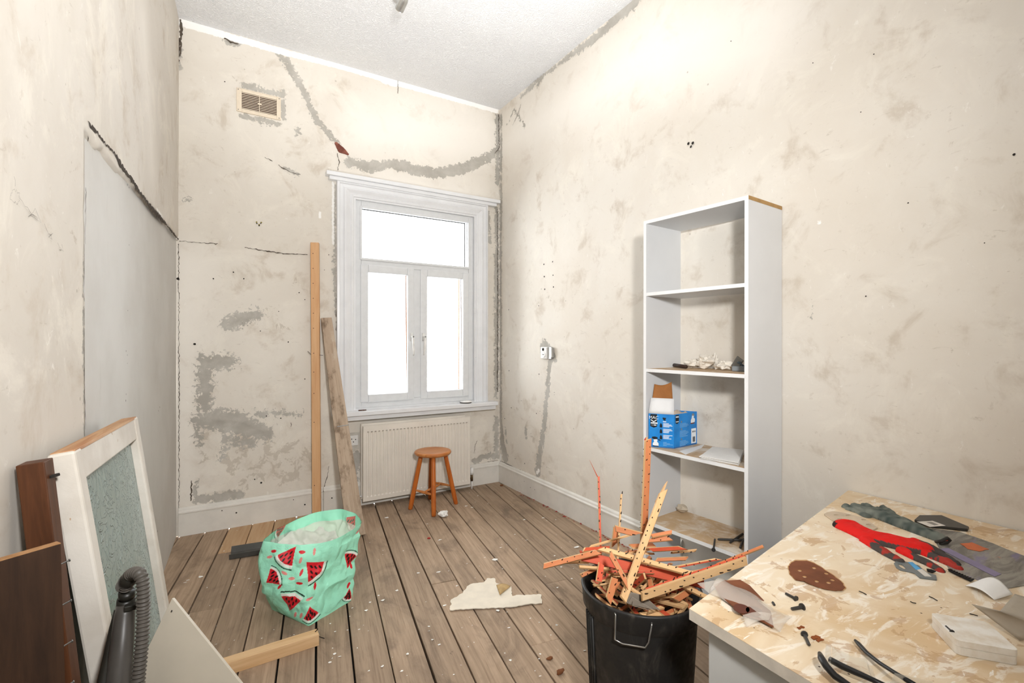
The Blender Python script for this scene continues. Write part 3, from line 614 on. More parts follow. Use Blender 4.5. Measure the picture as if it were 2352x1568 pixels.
# right wall: metal box with socket
sr = thing('wall_socket', (0, -0.85, 1.25), 'white socket in a metal box above the grey plaster chase', 'socket')
mb = MB(); mb.box((-0.018, -0.905, 1.248), (0.0, -0.775, 1.350)); part(mb, 'metal_box', simple('galvanised', '#b9b8b4', 0.4, metal=0.6), sr, bevel=0.003)
mb = MB(); mb.box((-0.034, -0.858, 1.250), (-0.018, -0.772, 1.348)); part(mb, 'faceplate', M_sock, sr, bevel=0.004)
mb = MB(); mb.lathe([(0.0, 0.006), (0.022, 0.006), (0.024, 0.0), (0.024, -0.002)], 20, M=Matrix.Translation((-0.034, -0.822, 1.282)) @ Matrix.Rotation(R(-90), 4, 'Y')); part(mb, 'socket_face', M_sock, sr, smooth=False)
for dy in (-0.007, 0.007): mb = MB(); mb.box((-0.0415, -0.822 + dy - 0.003, 1.281), (-0.040, -0.822 + dy + 0.003, 1.289)); part(mb, 'hole', M_black, sr)
mb = MB(); mb.lathe([(0.0, 0.004), (0.012, 0.003), (0.013, 0.0)], 14, M=Matrix.Translation((-0.034, -0.812, 1.328)) @ Matrix.Rotation(R(-90), 4, 'Y')); part(mb, 'knockout', M_black, sr)
mb = MB(); mb.box((-0.03, -0.928, 1.262), (-0.002, -0.905, 1.345)); part(mb, 'side_lug', simple('galvanised', '', 0), sr, bevel=0.003)

# ------------------------------------------------------------------ stool
M_stool = woodmat('stool_wood', '#c5702f', '#a4521d', axis=2, rough=0.35)
M_seat = woodmat('stool_seat_wood', '#c98a52', '#a9602b', axis=0, rough=0.3)
SC = Vector((-0.853, -0.365, 0)); SH = 0.478
st = thing('stool', SC, 'round topped orange wooden stool standing in front of the radiator', 'stool')
mb = MB(); mb.lathe([(0.0, SH - 0.036), (0.125, SH - 0.036), (0.145, SH - 0.031), (0.154, SH - 0.020), (0.155, SH - 0.012), (0.149, SH - 0.003), (0.139, SH), (0.10, SH - 0.004), (0.05, SH - 0.007), (0.0, SH - 0.008)], 48, M=Matrix.Translation(SC)); part(mb, 'seat', M_seat, st, smooth=True)
feet = [Vector((-1.038, -0.325, 0)), Vector((-0.931, -0.578, 0)), Vector((-0.655, -0.400, 0)), Vector((-0.796, -0.160, 0))]; tops = []
for f_ in feet:
    tp = SC + (f_ - SC) * 0.52 + Vector((0, 0, SH - 0.034)); tops.append(tp)
    mb = MB(); mb.tube([f_.lerp(tp, t_) for t_ in (0, 0.02, 0.15, 0.5, 0.9, 1)], [0.015, 0.018, 0.0195, 0.0195, 0.018, 0.0175], 14); part(mb, 'leg', M_stool, st, smooth=True)
def rung(i, j, ti, tj):
    a, c = feet[i].lerp(tops[i], ti), feet[j].lerp(tops[j], tj); mb = MB(); mb.tube([a.lerp(c, t_) for t_ in (0.06, 0.2, 0.5, 0.8, 0.94)], [0.006, 0.009, 0.0125, 0.009, 0.006], 10); part(mb, 'stretcher', M_seat, st, smooth=True)
rung(0, 1, 0.36, 0.36); rung(2, 3, 0.36, 0.36)
a = (feet[0].lerp(tops[0], .36) + feet[1].lerp(tops[1], .36)) / 2; c = (feet[2].lerp(tops[2], .36) + feet[3].lerp(tops[3], .36)) / 2
mb = MB(); mb.tube([a.lerp(c, t_) for t_ in (0.03, 0.25, 0.5, 0.75, 0.97)], [0.006, 0.009, 0.0125, 0.009, 0.006], 10); part(mb, 'stretcher', M_seat, st, smooth=True)

# ------------------------------------------------------------------ timber leaning by the window
M_pine = woodmat('pine_batten', '#e0b68a', '#d3a072', axis=2); M_oldw = woodmat('weathered_plank', '#a98c70', '#80654e', axis=2, rough=0.8)
M_oldw.node_tree  # dirt comes from its grain
def beam(name, a, b_, w, t_, side, mat, label, cat, w1=None, bevel=0.002, cutz=True):
    """straight timber from a (foot) to b (top); side = width direction"""
    a, b_ = Vector(a), Vector(b_); ax = (b_ - a).normalized(); S = Vector(side); S = (S - ax * S.dot(ax)).normalized(); N = ax.cross(S); L = (b_ - a).length
    M = Matrix((S, N, ax)).transposed().to_4x4(); M.translation = a
    mb = MB(); w1 = w1 or w; k = 6; rng = random.Random(int(L * 1000))
    ring = []
    for i in range(k + 1):
        z = L * i / k; ww = w + (w1 - w) * i / k; j = 0.0
        if cutz and i == 0: 
            ring.append([Vector((sx * ww / 2, sy * t_ / 2, 0)) for sx, sy in ((-1, -1), (1, -1), (1, 1), (-1, 1))]); continue
        ring.append([Vector((sx * ww / 2, sy * t_ / 2, z)) for sx, sy in ((-1, -1), (1, -1), (1, 1), (-1, 1))])
    vs = [p for r_ in ring for p in r_]; fs = [(0, 3, 2, 1), tuple(4 * k + i for i in range(4))]
    for i in range(k):
        for j in range(4): fs.append((4 * i + j, 4 * i + (j + 1) % 4, 4 * i + 4 + (j + 1) % 4, 4 * i + 4 + j))
    mb.add(vs, fs); o = mb.build(name, mat, bevel=bevel); o.matrix_world = M; o.location = a; o.rotation_euler = M.to_euler()
    if label: tag(o, label, cat)
    return o, M
bt, MBT = beam('timber_batten', (-1.728, -0.092, 0.001), (-1.733, -0.034, 2.19), 0.062, 0.042, (1, -0.35, 0), M_pine, 'tall new pine batten leaning upright against the wall left of the window', 'timber')
nb = MB()
for z in (0.25, 0.75, 0.98, 1.15, 1.3, 1.5, 1.62, 1.74, 1.86, 1.98, 2.1): nb.tube([(-0.012, -0.0205, z), (-0.012, -0.0225, z)], 0.0035, 6)
for sx in (-1, 1): nb.tube([(sx * 0.03, -0.01, 1.285), (sx * 0.058, -0.012, 1.30 - 0.018 * sx)], 0.0018, 5)
o = nb.build('nails', M_dark, bt); tag(o, kind='stuff')
op, MOP = beam('old_plank', (-1.557, -0.672, 0.004), (-1.648, -0.040, 1.585), 0.128, 0.026, (1, -0.1, 0), M_oldw, 'rough weathered grey brown plank leaning beside the radiator', 'plank', w1=0.082, bevel=0.004)
tm = M_oldw.node_tree
# dirt blotches for the old plank
t = NT('weathered_plank_b'); v_ = t.coord('Object', (6, 6, 3)); n1 = t.noise(t.coord('Object', (30, 30, 1.2)), 2, 6, 0.7, 0.6); n2 = t.noise(v_, 1.6, 5, 0.65)
c_ = t.mix(t.ramp(n1, 0.3, 0.7), srgb('#bda994'), srgb('#a38e7a')); c_ = t.mix(t.math('MULTIPLY', t.ramp(n2, 0.50, 0.64), 0.8), c_, srgb('#6a5847')); c_ = t.mix(t.math('MULTIPLY', t.ramp(n2, 0.42, 0.3), 0.6), c_, srgb('#c3b5a4'))
t.fin(c_, 0.85, 0, 0.15); t.bump(n1, 0.4, 0.004); op.data.materials[0] = t.m
mb = MB(); mb.box((-0.03, -0.016, 0.80), (0.055, -0.012, 0.806)); o = mb.build('metal_strip', M_steel, op)

# ------------------------------------------------------------------ bits on the sill and floor
q = Vector((ony(1070, 917, -0.05).x, -0.05, 0.8125)); sd = thing('round_disc', q, 'small white round plastic disc lying on the window sill', 'disc')
mb = MB(); mb.lathe([(0.0, 0.0), (0.050, 0.0), (0.055, 0.006), (0.055, 0.010)], 32, M=Matrix.Translation(q)); part(mb, 'base', simple('disc_dark', '#55504a', 0.6), sd, smooth=True)
mb = MB(); mb.lathe([(0.056, 0.010), (0.057, 0.014), (0.052, 0.020), (0.02, 0.024), (0.0, 0.0245)], 32, M=Matrix.Translation(q)); part(mb, 'cover', M_hand, sd, smooth=True)
q = Vector((ony(831, 944, -0.05).x, -0.05, 0.813)); tag(flat('rust_flake', rough([(q.x - 0.03, q.y - 0.012), (q.x + 0.035, q.y - 0.015), (q.x + 0.04, q.y + 0.012), (q.x - 0.025, q.y + 0.015)], 0.006, 0.01, rnd), 0.813, 0.004, simple('rust', '#5a3424', 0.9)), 'small flake of rust brown debris at the left of the sill', 'debris')

M_paper = simple('white_paper', '#eceae6', 0.7, var=0.02)
q = onz(1019, 1187, 0); tag(crumple('paper_scrap', q, (0.032, 0.03, 0.026), M_paper, 2, amp=0.7), 'crumpled bit of white paper on the boards beside the stool', 'paper')
# torn wallpaper / board scrap
scrap = [(1034, 1402), (1036, 1378), (1063, 1363), (1072, 1348), (1082, 1342), (1112, 1338), (1118, 1329), (1137, 1329), (1140, 1340), (1158, 1344), (1174, 1347), (1177, 1370), (1192, 1367), (1205, 1368), (1226, 1366), (1243, 1366), (1245, 1386), (1214, 1388), (1180, 1394), (1150, 1396), (1100, 1398), (1070, 1399)]
M_scrap = simple('torn_lining_paper', '#e9dfcd', 0.8, var=0.04, nscale=12)
sc = flat('torn_paper', rough(pxz(scrap, 0.004), 0.004, 0.012, rnd), 0.004, 0.004, M_scrap); tag(sc, 'jagged torn piece of cream lining paper lying on the floorboards', 'paper scrap')
for u0, v0, u1, v1, c_ in ((1143, 1355, 1170, 1362, '#c7a877'),):
    a = [onz(u, v, 0.012) for u, v in ((1140, 1343), (1160, 1345), (1173, 1346), (1148, 1366))]
    sheet('curled_edge', [a[0], a[2], a[3], a[3]], simple('torn_brown', c_, 0.85), sc, 8, 8, lambda s, t_: (0, 0, 0.012 * math.sin(math.pi * s)))
# uncountable specks
M_fleck = simple('paint_fleck', '#f0eee8', 0.7, var=0.03); fl = MB(); rf = random.Random(21)
def fleck(mb, u, v, r_, z=0.0022):
    c = onz(u, v, z); k = rf.randint(4, 7); a0 = rf.uniform(0, 6); e = rf.uniform(0.35, 1)
    mb.add([(c.x + r_ * rf.uniform(0.5, 1.2) * math.cos(a0 + i * 6.28 / k), c.y + r_ * e * rf.uniform(0.5, 1.2) * math.sin(a0 + i * 6.28 / k), z + rf.uniform(0, 0.003)) for i in range(k)], [tuple(range(k))])
for i in range(190):
    u = rf.uniform(430, 1360); v = 1130 + 430 * rf.random() ** 1.3
    q = onz(u, v, 0)
    if q.y < -0.04 and q.x < -0.04: fleck(fl, u, v, rf.choice((0.003, 0.004, 0.005, 0.008)))
for u, v, r_ in ((1008, 1313, .02), (1010, 1240, .014), (960, 1316, .012), (1085, 1165, .016), (1070, 1162, .02), (912, 1356, .012), (880, 1378, .012), (842, 1401, .012), (1150, 1257, .012), (1113, 1280, .01), (1137, 1285, .02), (1248, 1189, .016), (1205, 1193, .016), (1324, 1256, .022), (1313, 1329, .008), (1168, 1442, .012), (1218, 1420, .008), (1008, 1480, .012), (936, 1502, .008), (985, 1438, .008), (460, 1325, .018), (432, 1332, .012), (425, 1338, .012), (888, 1188, .02), (1095, 1346, .015), (1022, 1390, .012), (1143, 1402, .014), (1210, 1240, .014), (1050, 1345, .012)): fleck(fl, u, v, r_)
tag(fl.build('paint_flecks', M_fleck), 'white paint and plaster flecks scattered over the floorboards', 'debris', kind='stuff')
rg = MB()
for i in range(60):
    y = -0.35 - 1.5 * rf.random(); x = -0.024 - 0.03 * rf.random(); s_ = rf.uniform(0.003, 0.011)
    rg.add([(x + s_ * math.cos(a_) * rf.uniform(.5, 1.2), y + s_ * math.sin(a_) * rf.uniform(.5, 1.6), 0.003 + rf.uniform(0, .004)) for a_ in (0, 1.2, 2.5, 3.8, 5)], [(0, 1, 2, 3, 4)])
tag(rg.build('red_grit', simple('red_carpet_fluff', '#9e2a26', 0.9)), 'red fluff and grit along the foot of the right skirting', 'debris', kind='stuff')
q = onz(985, 1237, 0); tag(crumple('red_fragment', q, (0.013, 0.010, 0.006), simple('red_plastic', '#a8322a', 0.6), 4, amp=0.4, sub=2), 'tiny red fragment in the middle of the floorboards', 'debris')
for (u, v, s_, lab) in ((1288, 1548, .02, 'curled brown leaf like scrap near the foot of the bin'), (1263, 1514, .014, 'small brown crumb left of the bin'), (1152, 1116, .016, 'orange brown crumb in the far corner of the floor')):
    q = onz(u, v, 0); tag(crumple('brown_scrap', q, (s_, s_ * .6, s_ * .5), simple('brown_scrap', '#7a4c2e', 0.85), u % 13, amp=0.6, sub=2), lab, 'debris')

# grey metal tray behind the bag
M_tray = simple('dark_grey_metal', '#5b5b58', 0.45, var=0.1, nscale=9, metal=0.3)
a, c = onz(526, 1282, 0.012), onz(612, 1268, 0.012); d_ = (c - a).normalized(); pz = Vector((0, 0, 1)); nn = Vector((-d_.y, d_.x, 0))
mb = MB(); L = 0.42; prof2 = [(0.0, 0.030), (0.003, 0.0), (0.10, 0.0), (0.135, 0.045), (0.139, 0.045), (0.104, -0.003 + 0.006), (0.10, 0.004), (0.006, 0.004), (0.003, 0.030)]
prof2 = [(0.0, 0.034), (0.004, 0.006), (0.11, 0.002), (0.15, 0.03), (0.153, 0.027), (0.112, -0.001), (0.002, 0.001), (-0.003, 0.034)]
pl = [a + nn * x + pz * (z - 0.010) for x, z in prof2]
mb.prism(pl, d_ * L); tag(mb.build('metal_tray', M_tray, bevel=0.001), 'dark grey bent metal strip on the floor, its end behind the mint bag', 'metal strip')

# pine offcut in front of the bag
M_off = woodmat('pine_offcut', '#dcba90', '#c79f72', axis=0)
e1 = onz(733, 1482, 0); e0 = onz(500, 1559, 0); ax = (e1 - e0).normalized(); nn = Vector((-ax.y, ax.x, 0)); Lh = 0.052
oc = thing('timber_offcut', e0.lerp(e1, .5), 'short sawn pine offcut lying in front of the mint bag', 'timber')
mb = MB(); W_ = 0.052
mb.hexa([e0, e1, e1 + nn * W_, e0 + nn * W_] + [p + Vector((0, 0, Lh)) for p in (e0, e1, e1 + nn * W_, e0 + nn * W_)]); part(mb, 'block', M_off, oc, bevel=0.0015)
mb = MB(); mb.tube([e1 - ax * 0.02 + nn * .03 + Vector((0, 0, Lh - .01)), e1 - ax * 0.0 + nn * .026 + Vector((0, 0, Lh + .012))], 0.002, 6); mb.tube([e1 - ax * 0.01 + nn * .04 + Vector((0, 0, .03)), e1 + ax * 0.03 + nn * .028 + Vector((0, 0, .008))], 0.002, 6); part(mb, 'bent_nails', M_dark, oc)

# ------------------------------------------------------------------ ceiling spotlight
M_chrome = simple('brushed_chrome', '#c9c9c6', 0.25, metal=0.85)
h0 = onz(917, 22, 3.52); h1 = onz(932, -12, 3.56)
sl = thing('ceiling_spotlight', (h1.x + .02, h1.y - .25, H), 'silver ceiling spotlight at the top edge of the photo', 'lamp')
ax = (h1 - h0).normalized()
mb = MB(); mb.tube([h0, h0 + ax * 0.008, h0 + ax * 0.07, h0 + ax * 0.10], [0.028, 0.029, 0.029, 0.020], 24); part(mb, 'head', M_chrome, sl, smooth=True, bevel=0.001)
mb = MB(); mb.tube([h0 - ax * 0.004, h0 + ax * 0.0005], [0.024, 0.025], 24); part(mb, 'lens', simple('lamp_lens', '#ddd6c8', 0.2), sl)
mb = MB(); e_ = h0 + ax * 0.085; mb.tube([e_, e_ + Vector((0, 0, 0.05)), (h1.x + .01, h1.y - .03, H - 0.02)], 0.005, 8); part(mb, 'arm', M_chrome, sl, smooth=True)
mb = MB(); mb.box((h1.x - .02, h1.y - .55, H - 0.025), (h1.x + .04, h1.y + 0.0, H)); part(mb, 'ceiling_bar', M_chrome, sl, bevel=0.005)
mb = MB(); s_ = h0 + ax * 0.06; mb.tube([s_, s_ + Vector((-0.03, 0.01, 0.012))], 0.003, 8); part(mb, 'tilt_screw', M_chrome, sl)

# ------------------------------------------------------------------ bookcase
M_mel = simple('white_melamine', '#d9dadb', 0.45, var=0.015, nscale=3, spec=0.35); M_edge = simple('white_edging', '#eeeeee', 0.4, var=0.01)
t = NT('dusty_shelf'); v_ = t.coord(); n1 = t.noise(v_, 7, 6, 0.65, 1.0); n2 = t.noise(v_, 2.5, 4)
t.fin(t.mix(t.ramp(n1, 0.42, 0.68), t.mix(t.ramp(n2, 0.35, 0.65), srgb('#c6a985'), srgb('#b89a78')), srgb('#ddd2c2')), 0.7, 0, 0.2); M_dust = t.m
BK_A = 0.080; BK_D = 0.3155; BK_W = 0.596; BK_H = 2.068; BK = Vector((-0.004, -2.836, 0))
bk = thing('bookcase', BK, 'tall narrow white bookcase standing against the right wall', 'bookcase', rz=0.0)
# local frame: X = out from the wall (front), Y = along the wall to the window
BM = Matrix((Vector((-math.cos(BK_A), -math.sin(BK_A), 0)), Vector((-math.sin(BK_A), math.cos(BK_A), 0)), Vector((0, 0, 1)))).transposed().to_4x4(); BM.translation = BK
def bpart(name, lo, hi, mats, edge=True):
    mb = MB(); mb.box(lo, hi, 0, BM)
    if edge: mb.box((hi[0], lo[1], lo[2]), (hi[0] + 0.0008, hi[1], hi[2]), 1, BM)
    o = mb.build(name, mats); return rel(o, bk)
TH = 0.018
side_r = bpart('side_panel', (0, 0, 0), (BK_D, TH, BK_H - TH), [M_mel, M_edge]); bpart('side_panel', (0, BK_W - TH, 0), (BK_D, BK_W, BK_H - TH), [M_mel, M_edge])
top = bpart('top_panel', (0, 0, BK_H - TH), (BK_D, BK_W, BK_H), [M_mel, M_edge])
mb = MB(); mb.box((0.0, -0.0012, BK_H - TH), (BK_D, 0.0, BK_H), 0, BM); o = mb.build('raw_edge', simple('raw_chipboard_edge', '#b48f5c', 0.8)); o['label'] = 'bare tan chipboard end of the top panel'; rel(o, bk)
SHZ = [1.668, 1.247, 0.813, 0.402]
for i, z in enumerate(SHZ):
    dz = 0.006 if i >= 1 else 0
    mb = MB(); y0, y1 = TH, BK_W - TH; zz = z - TH
    mb.box((0.004, y0, zz), (BK_D - 0.003, y1, zz + TH - 0.0006), 0, BM); mb.box((BK_D - 0.003, y0, zz), (BK_D - 0.002, y1, zz + TH), 1, BM); mb.box((0.004, y0, zz + TH - 0.0006), (BK_D - 0.003, y1, zz + TH), 2 if i >= 1 else 0, BM)
    rel(mb.build('shelf', [M_mel, M_edge, M_dust]), bk)
bpart('base_panel', (0.004, TH, 0.05), (BK_D - 0.01, BK_W - TH, 0.068), [M_mel, M_edge]); bpart('plinth', (BK_D - 0.05, TH, 0.0), (BK_D - 0.034, BK_W - TH, 0.05), [M_mel, M_edge], False)
dots('screw_hole', [(1726, 651, 2), (1764, 664, 2), (1792, 672, 2), (1729, 862, 2.2), (1762, 859, 2), (1727, 1077, 2.2), (1763, 1058, 2.2), (1791, 1044, 2), (1762, 1258, 2)],
     lambda u, v: (lambda d, nrm, P0: Vector(CAM + d * (float(np.dot(np.array(P0) - CAM, nrm)) / float(np.dot(d, nrm)))))(ray(u, v), np.array([math.sin(BK_A), -math.cos(BK_A), 0]) , BK), (math.sin(BK_A) * 0.3, -math.cos(BK_A) * 0.3, 0), side_r)
side_r.children[0].matrix_parent_inverse = Matrix.LocRotScale(bk.location, None, None).inverted()

# blue sander box on the third shelf ------------------------------------------
ZS = SHZ[2] + 0.0008
N0 = onz(1548, 1030, ZS); 
def on_shelf(u, fx=None, fy=None):      # shelf point at fixed depth or fixed side distance whose image column is u
    best = min(((BM @ Vector((fx if fx is not None else k * .001, fy if fy is not None else k * .001, ZS))) for k in range(5, 575)), key=lambda p: abs(project(np.array(p))[0] - u)); return best
L0 = on_shelf(1490, fy=.570); R0 = on_shelf(1601, fx=.022)
depN = project(np.array(N0))[2]; BH = 78 * depN / FPX
sx = thing('tool_box', N0, 'bright blue cardboard tool box with open flaps on the third shelf', 'box')
t = NT('blue_card'); v_ = t.coord('Object'); t.fin(t.mix(t.ramp(t.noise(v_, 9, 3), 0.35, 0.7), srgb('#1f8fe0'), srgb('#1479c8')), 0.4, 0, 0.4); M_blue = t.m
M_brownc = simple('brown_card', '#a36a38', 0.75, var=0.05); M_dkbr = simple('box_inside', '#5b3a24', 0.85); M_whitec = simple('white_card', '#e6e6e6', 0.6, var=0.01)
eL = L0 - N0; eR = R0 - N0; B0 = N0 + eL + eR; up = Vector((0, 0, BH))
def wallq(name, a, c, mat, thk):
    d = (c - a); n = Vector((-d.y, d.x, 0)).normalized() * thk; mb = MB(); mb.hexa([a, c, c + n, a + n, a + up, c + up, c + n + up, a + n + up]); return part(mb, name, mat, sx)
fl_ = wallq('left_face', L0, N0, M_blue, 0.003); fr_ = wallq('right_face', N0, R0, M_blue, 0.003)
wallq('back_face', R0, B0, M_blue, 0.003); wallq('back_face', B0, L0, M_blue, 0.003)
mb = MB(); mb.prism([p + Vector((0, 0, 0.002)) for p in (N0, R0, B0, L0)], (0, 0, 0.003)); part(mb, 'base', M_brownc, sx)
mb = MB(); inn = [N0.lerp(B0, .02), R0.lerp(L0, .02), B0.lerp(N0, .02), L0.lerp(R0, .02)]; mb.prism([p + up * 0.55 for p in inn], (0, 0, 0.004)); part(mb, 'inner_tray', M_dkbr, sx)
T_ = lambda p: p + up
dl = eL.normalized(); dr = eR.normalized()
sheet('white_flap', [T_(L0) + dl * 0.0, T_(N0), T_(N0) + Vector((0, 0, .085)) + dl * .012 + dr * .02, T_(L0) + Vector((0, 0, .085)) + dr * .02], M_whitec, None, 4, 4, None, 0.0015); o = bpy.context.scene.objects['white_flap']; rel(o, sx)
o = sheet('brown_flap', [T_(B0).lerp(T_(L0), 0.93), T_(N0).lerp(T_(B0), .25), T_(N0).lerp(T_(B0), .25) + Vector((0, 0, .175)) + dl * .01, T_(L0) + Vector((0, 0, .16)) + dr * .05], M_brownc, None, 8, 8, lambda s, t_: (0, 0, -0.012 * math.sin(math.pi * s) * t_), 0.002); rel(o, sx)
o = sheet('tissue', [N0.lerp(B0, .5) + up * .72, R0.lerp(B0, .2) + up * .9, R0.lerp(B0, .45) + up * 1.02, N0.lerp(B0, .6) + up * 1.0], simple('tissue', '#e2cdb6', 0.8), None, 6, 6, lambda s, t_: (0, 0, .01 * math.sin(6 * s)), 0.001); rel(o, sx)
# printed marks
M_wprint = simple('print_white', '#eef3f8', 0.5, var=0.01); M_kprint = simple('print_black', '#1d2126', 0.45); M_pale = simple('print_paleblue', '#7fbdf0', 0.5); M_grey = simple('print_grey', '#8d8f90', 0.5)
def face_frame(o_, ex, outward):    # x right, y up
    e = ex.normalized(); n = outward.normalized(); M = Matrix((e, Vector((0, 0, 1)), n)).transposed().to_4x4(); M.translation = o_ + n * 0.0006; return M
nl = Vector((-eL.y, eL.x, 0)).normalized()
if nl.dot(Vector(CAM) - N0) < 0: nl = -nl
nr = Vector((-eR.y, eR.x, 0)).normalized()
if nr.dot(Vector(CAM) - N0) < 0: nr = -nr
ML = face_frame(L0, -eL, nl); MR = face_frame(N0, eR, nr); WL = eL.length; WR = eR.length
def decal(name, M, poly, mat, parent, lift=0.0):
    mb = MB(); mb.prism([M @ Vector((x, y, lift)) for x, y in poly], (M.to_3x3() @ Vector((0, 0, 0.0004)))); return rel(mb.build(name, mat), sx)
def rect(x0, y0, x1, y1): return [(x0, y0), (x1, y0), (x1, y1), (x0, y1)]
def facedecals(M, W, left):
    X = lambda f: f * W; Y = lambda f: f * BH
    if left:
        decal('logo_shield', M, [(X(.07), Y(.62)), (X(.21), Y(.58)), (X(.34), Y(.62)), (X(.34), Y(.985)), (X(.07), Y(.985))], M_kprint, sx)
        rel(font('logo_text', 'MAC', Y(.13), M_wprint, None, M @ Matrix.Translation((X(.205), Y(.88), 0.0008))), sx)
        decal('chevron', M, [(X(.09), Y(.80)), (X(.205), Y(.745)), (X(.32), Y(.80)), (X(.32), Y(.83)), (X(.205), Y(.775)), (X(.09), Y(.83))], M_wprint, sx, 0.0005)
        decal('shield_line', M, rect(X(.09), Y(.70), X(.36), Y(.74)), M_wprint, sx, 0.0005); decal('shield_line', M, rect(X(.11), Y(.645), X(.19), Y(.67)), M_grey, sx, 0.0005); decal('shield_line', M, rect(X(.21), Y(.645), X(.31), Y(.675)), M_wprint, sx, 0.0005)
        decal('tool_icon', M, [(X(.56), Y(.86)), (X(.60), Y(.82)), (X(.66), Y(.80)), (X(.68), Y(.86)), (X(.70), Y(.89)), (X(.56), Y(.90))], M_kprint, sx); decal('caption', M, rect(X(.57), Y(.765), X(.70), Y(.79)), M_wprint, sx)
        for k_, y in enumerate((.66, .49, .31)):
            decal('accessory_icon', M, [(X(.445), Y(y - .06)), (X(.54), Y(y - .06)), (X(.54), Y(y + .01)), (X(.50), Y(y + .07)), (X(.47), Y(y + .06)), (X(.445), Y(y))], M_kprint, sx)
            for j in range(4): decal('text_line', M, rect(X(.58), Y(y + .055 - j * .032), X(.58 + (.22, .32, .36, .24)[(j + k_) % 4]), Y(y + .072 - j * .032)), M_wprint, sx)
        decal('sander_body', M, [(X(.17), Y(.06)), (X(.40), Y(.03)), (X(.40), Y(.12)), (X(.34), Y(.17)), (X(.36), Y(.22)), (X(.28), Y(.27)), (X(.20), Y(.24)), (X(.22), Y(.16)), (X(.17), Y(.12))], M_wprint, sx)
        decal('sander_top', M, [(X(.13), Y(.27)), (X(.22), Y(.235)), (X(.36), Y(.25)), (X(.36), Y(.30)), (X(.26), Y(.32)), (X(.15), Y(.31))], M_kprint, sx, 0.0005); decal('sander_nozzle', M, [(X(.38), Y(.22)), (X(.50), Y(.20)), (X(.40), Y(.26))], M_kprint, sx, 0.0005); decal('sander_sole', M, rect(X(.17), Y(.03), X(.40), Y(.05)), M_kprint, sx, 0.0005)
        for j in range(4): decal('text_line', M, rect(X(.58), Y(.155 - j * .03), X(.72 + .12 * (j % 3)), Y(.17 - j * .03)), M_pale, sx)
    else:
        decal('logo_shield', M, [(X(.06), Y(.74)), (X(.13), Y(.71)), (X(.20), Y(.75)), (X(.20), Y(.975)), (X(.06), Y(.975))], M_kprint, sx); decal('shield_line', M, rect(X(.07), Y(.90), X(.19), Y(.94)), M_wprint, sx, .0005); decal('shield_line', M, rect(X(.07), Y(.765), X(.19), Y(.79)), M_wprint, sx, .0005)
        decal('sander_body', M, [(X(.72), Y(.66)), (X(.90), Y(.70)), (X(.90), Y(.79)), (X(.84), Y(.83)), (X(.86), Y(.90)), (X(.78), Y(.92)), (X(.76), Y(.82)), (X(.72), Y(.76))], M_wprint, sx); decal('sander_sole', M, rect(X(.71), Y(.645), X(.88), Y(.68)), simple('print_rust', '#7a4534', .5), sx, .0005); decal('sander_top', M, [(X(.75), Y(.90)), (X(.88), Y(.88)), (X(.84), Y(.96)), (X(.78), Y(.96))], M_grey, sx, .0005)
        for y, nn_ in ((.64, 4), (.42, 6), (.12, 5)):
            decal('bullet', M, rect(X(.29), Y(y + .09), X(.335), Y(y + .14)), M_grey, sx)
            for j in range(nn_): decal('text_line', M, rect(X(.24), Y(y + .05 - j * .033), X(.24 + (.26, .34, .38, .32)[j % 4]), Y(y + .066 - j * .033)), M_pale, sx)
        decal('barcode_label', M, rect(X(.74), Y(.05), X(.95), Y(.50)), M_wprint, sx)
        for j in range(4): decal('label_mark', M, rect(X(.78 + .04 * j), Y(.38), X(.80 + .04 * j), Y(.43)), M_kprint, sx, .0005)
        for j in range(7): decal('barcode_bar', M, rect(X(.80 + .016 * j), Y(.09), X(.808 + .016 * j + .004 * (j % 2)), Y(.25)), M_kprint, sx, .0005)
facedecals(ML, WL, True); facedecals(MR, WR, False)

# papers and small things on the shelves -------------------------------------
en = [onz(u, v, ZS) for u, v in ((1608, 1054), (1697, 1070), (1709, 1040), (1637, 1033))]
for i in range(4):
    j = [Vector((rnd.uniform(-.006, .006), rnd.uniform(-.006, .006), 0)) for _ in range(4)]
    mb = MB(); mb.prism([p + q + Vector((0, 0, 0.0045 * i)) for p, q in zip(en, j)], (0, 0, 0.0035)); tag(mb.build('envelope', M_paper, bevel=0.001), ('topmost', 'third', 'second', 'lowest')[3 - i] + ' white envelope in the paper stack beside the blue box', 'envelope', 'envelopes on the shelf')
q = onz(1588, 1012, ZS); tag(flat('paper_sheet', pxz([(1560, 1036), (1618, 1020), (1612, 1028), (1575, 1044)], ZS), ZS, 0.001, M_paper), 'loose white sheet lying under the front of the blue box', 'paper')
Z2 = SHZ[1] + 0.001
for i, (u, v, sxx, szz) in enumerate(((1590, 845, .045, .026), (1622, 847, .055, .028), (1662, 849, .05, .027), (1640, 846, .03, .036))):
    q = onz(u, v, Z2); tag(crumple('crumpled_paper', q, (sxx * .8, sxx * .8, szz), simple('crumpled_paper', '#e6dfd3', 0.8, var=0.05), i + 2, amp=0.85), ('crumpled printed paper nearest the dark tool on the second shelf', 'wide cream crumpled paper in the middle of the second shelf', 'crumpled paper next to the grey clamp on the second shelf', 'tallest crumpled paper at the back of the second shelf')[i], 'paper', 'crumpled papers')
q = onz(1549, 843, Z2); q2 = onz(1576, 847, Z2); tl = MB(); tl.tube([q + Vector((0, 0, .012)), q2 + Vector((0, 0, .012))], [0.011, 0.010], 10); tag(tl.build('chisel', simple('dark_brown_handle', '#3c2a22', 0.5), smooth=True), 'dark brown tool handle lying on the second shelf', 'tool')
cg = onz(1698, 852, Z2) + Vector((0, 0, .010)); ct = thing('clamp', cg, 'grey metal and plastic clamp at the right of the second shelf', 'clamp')
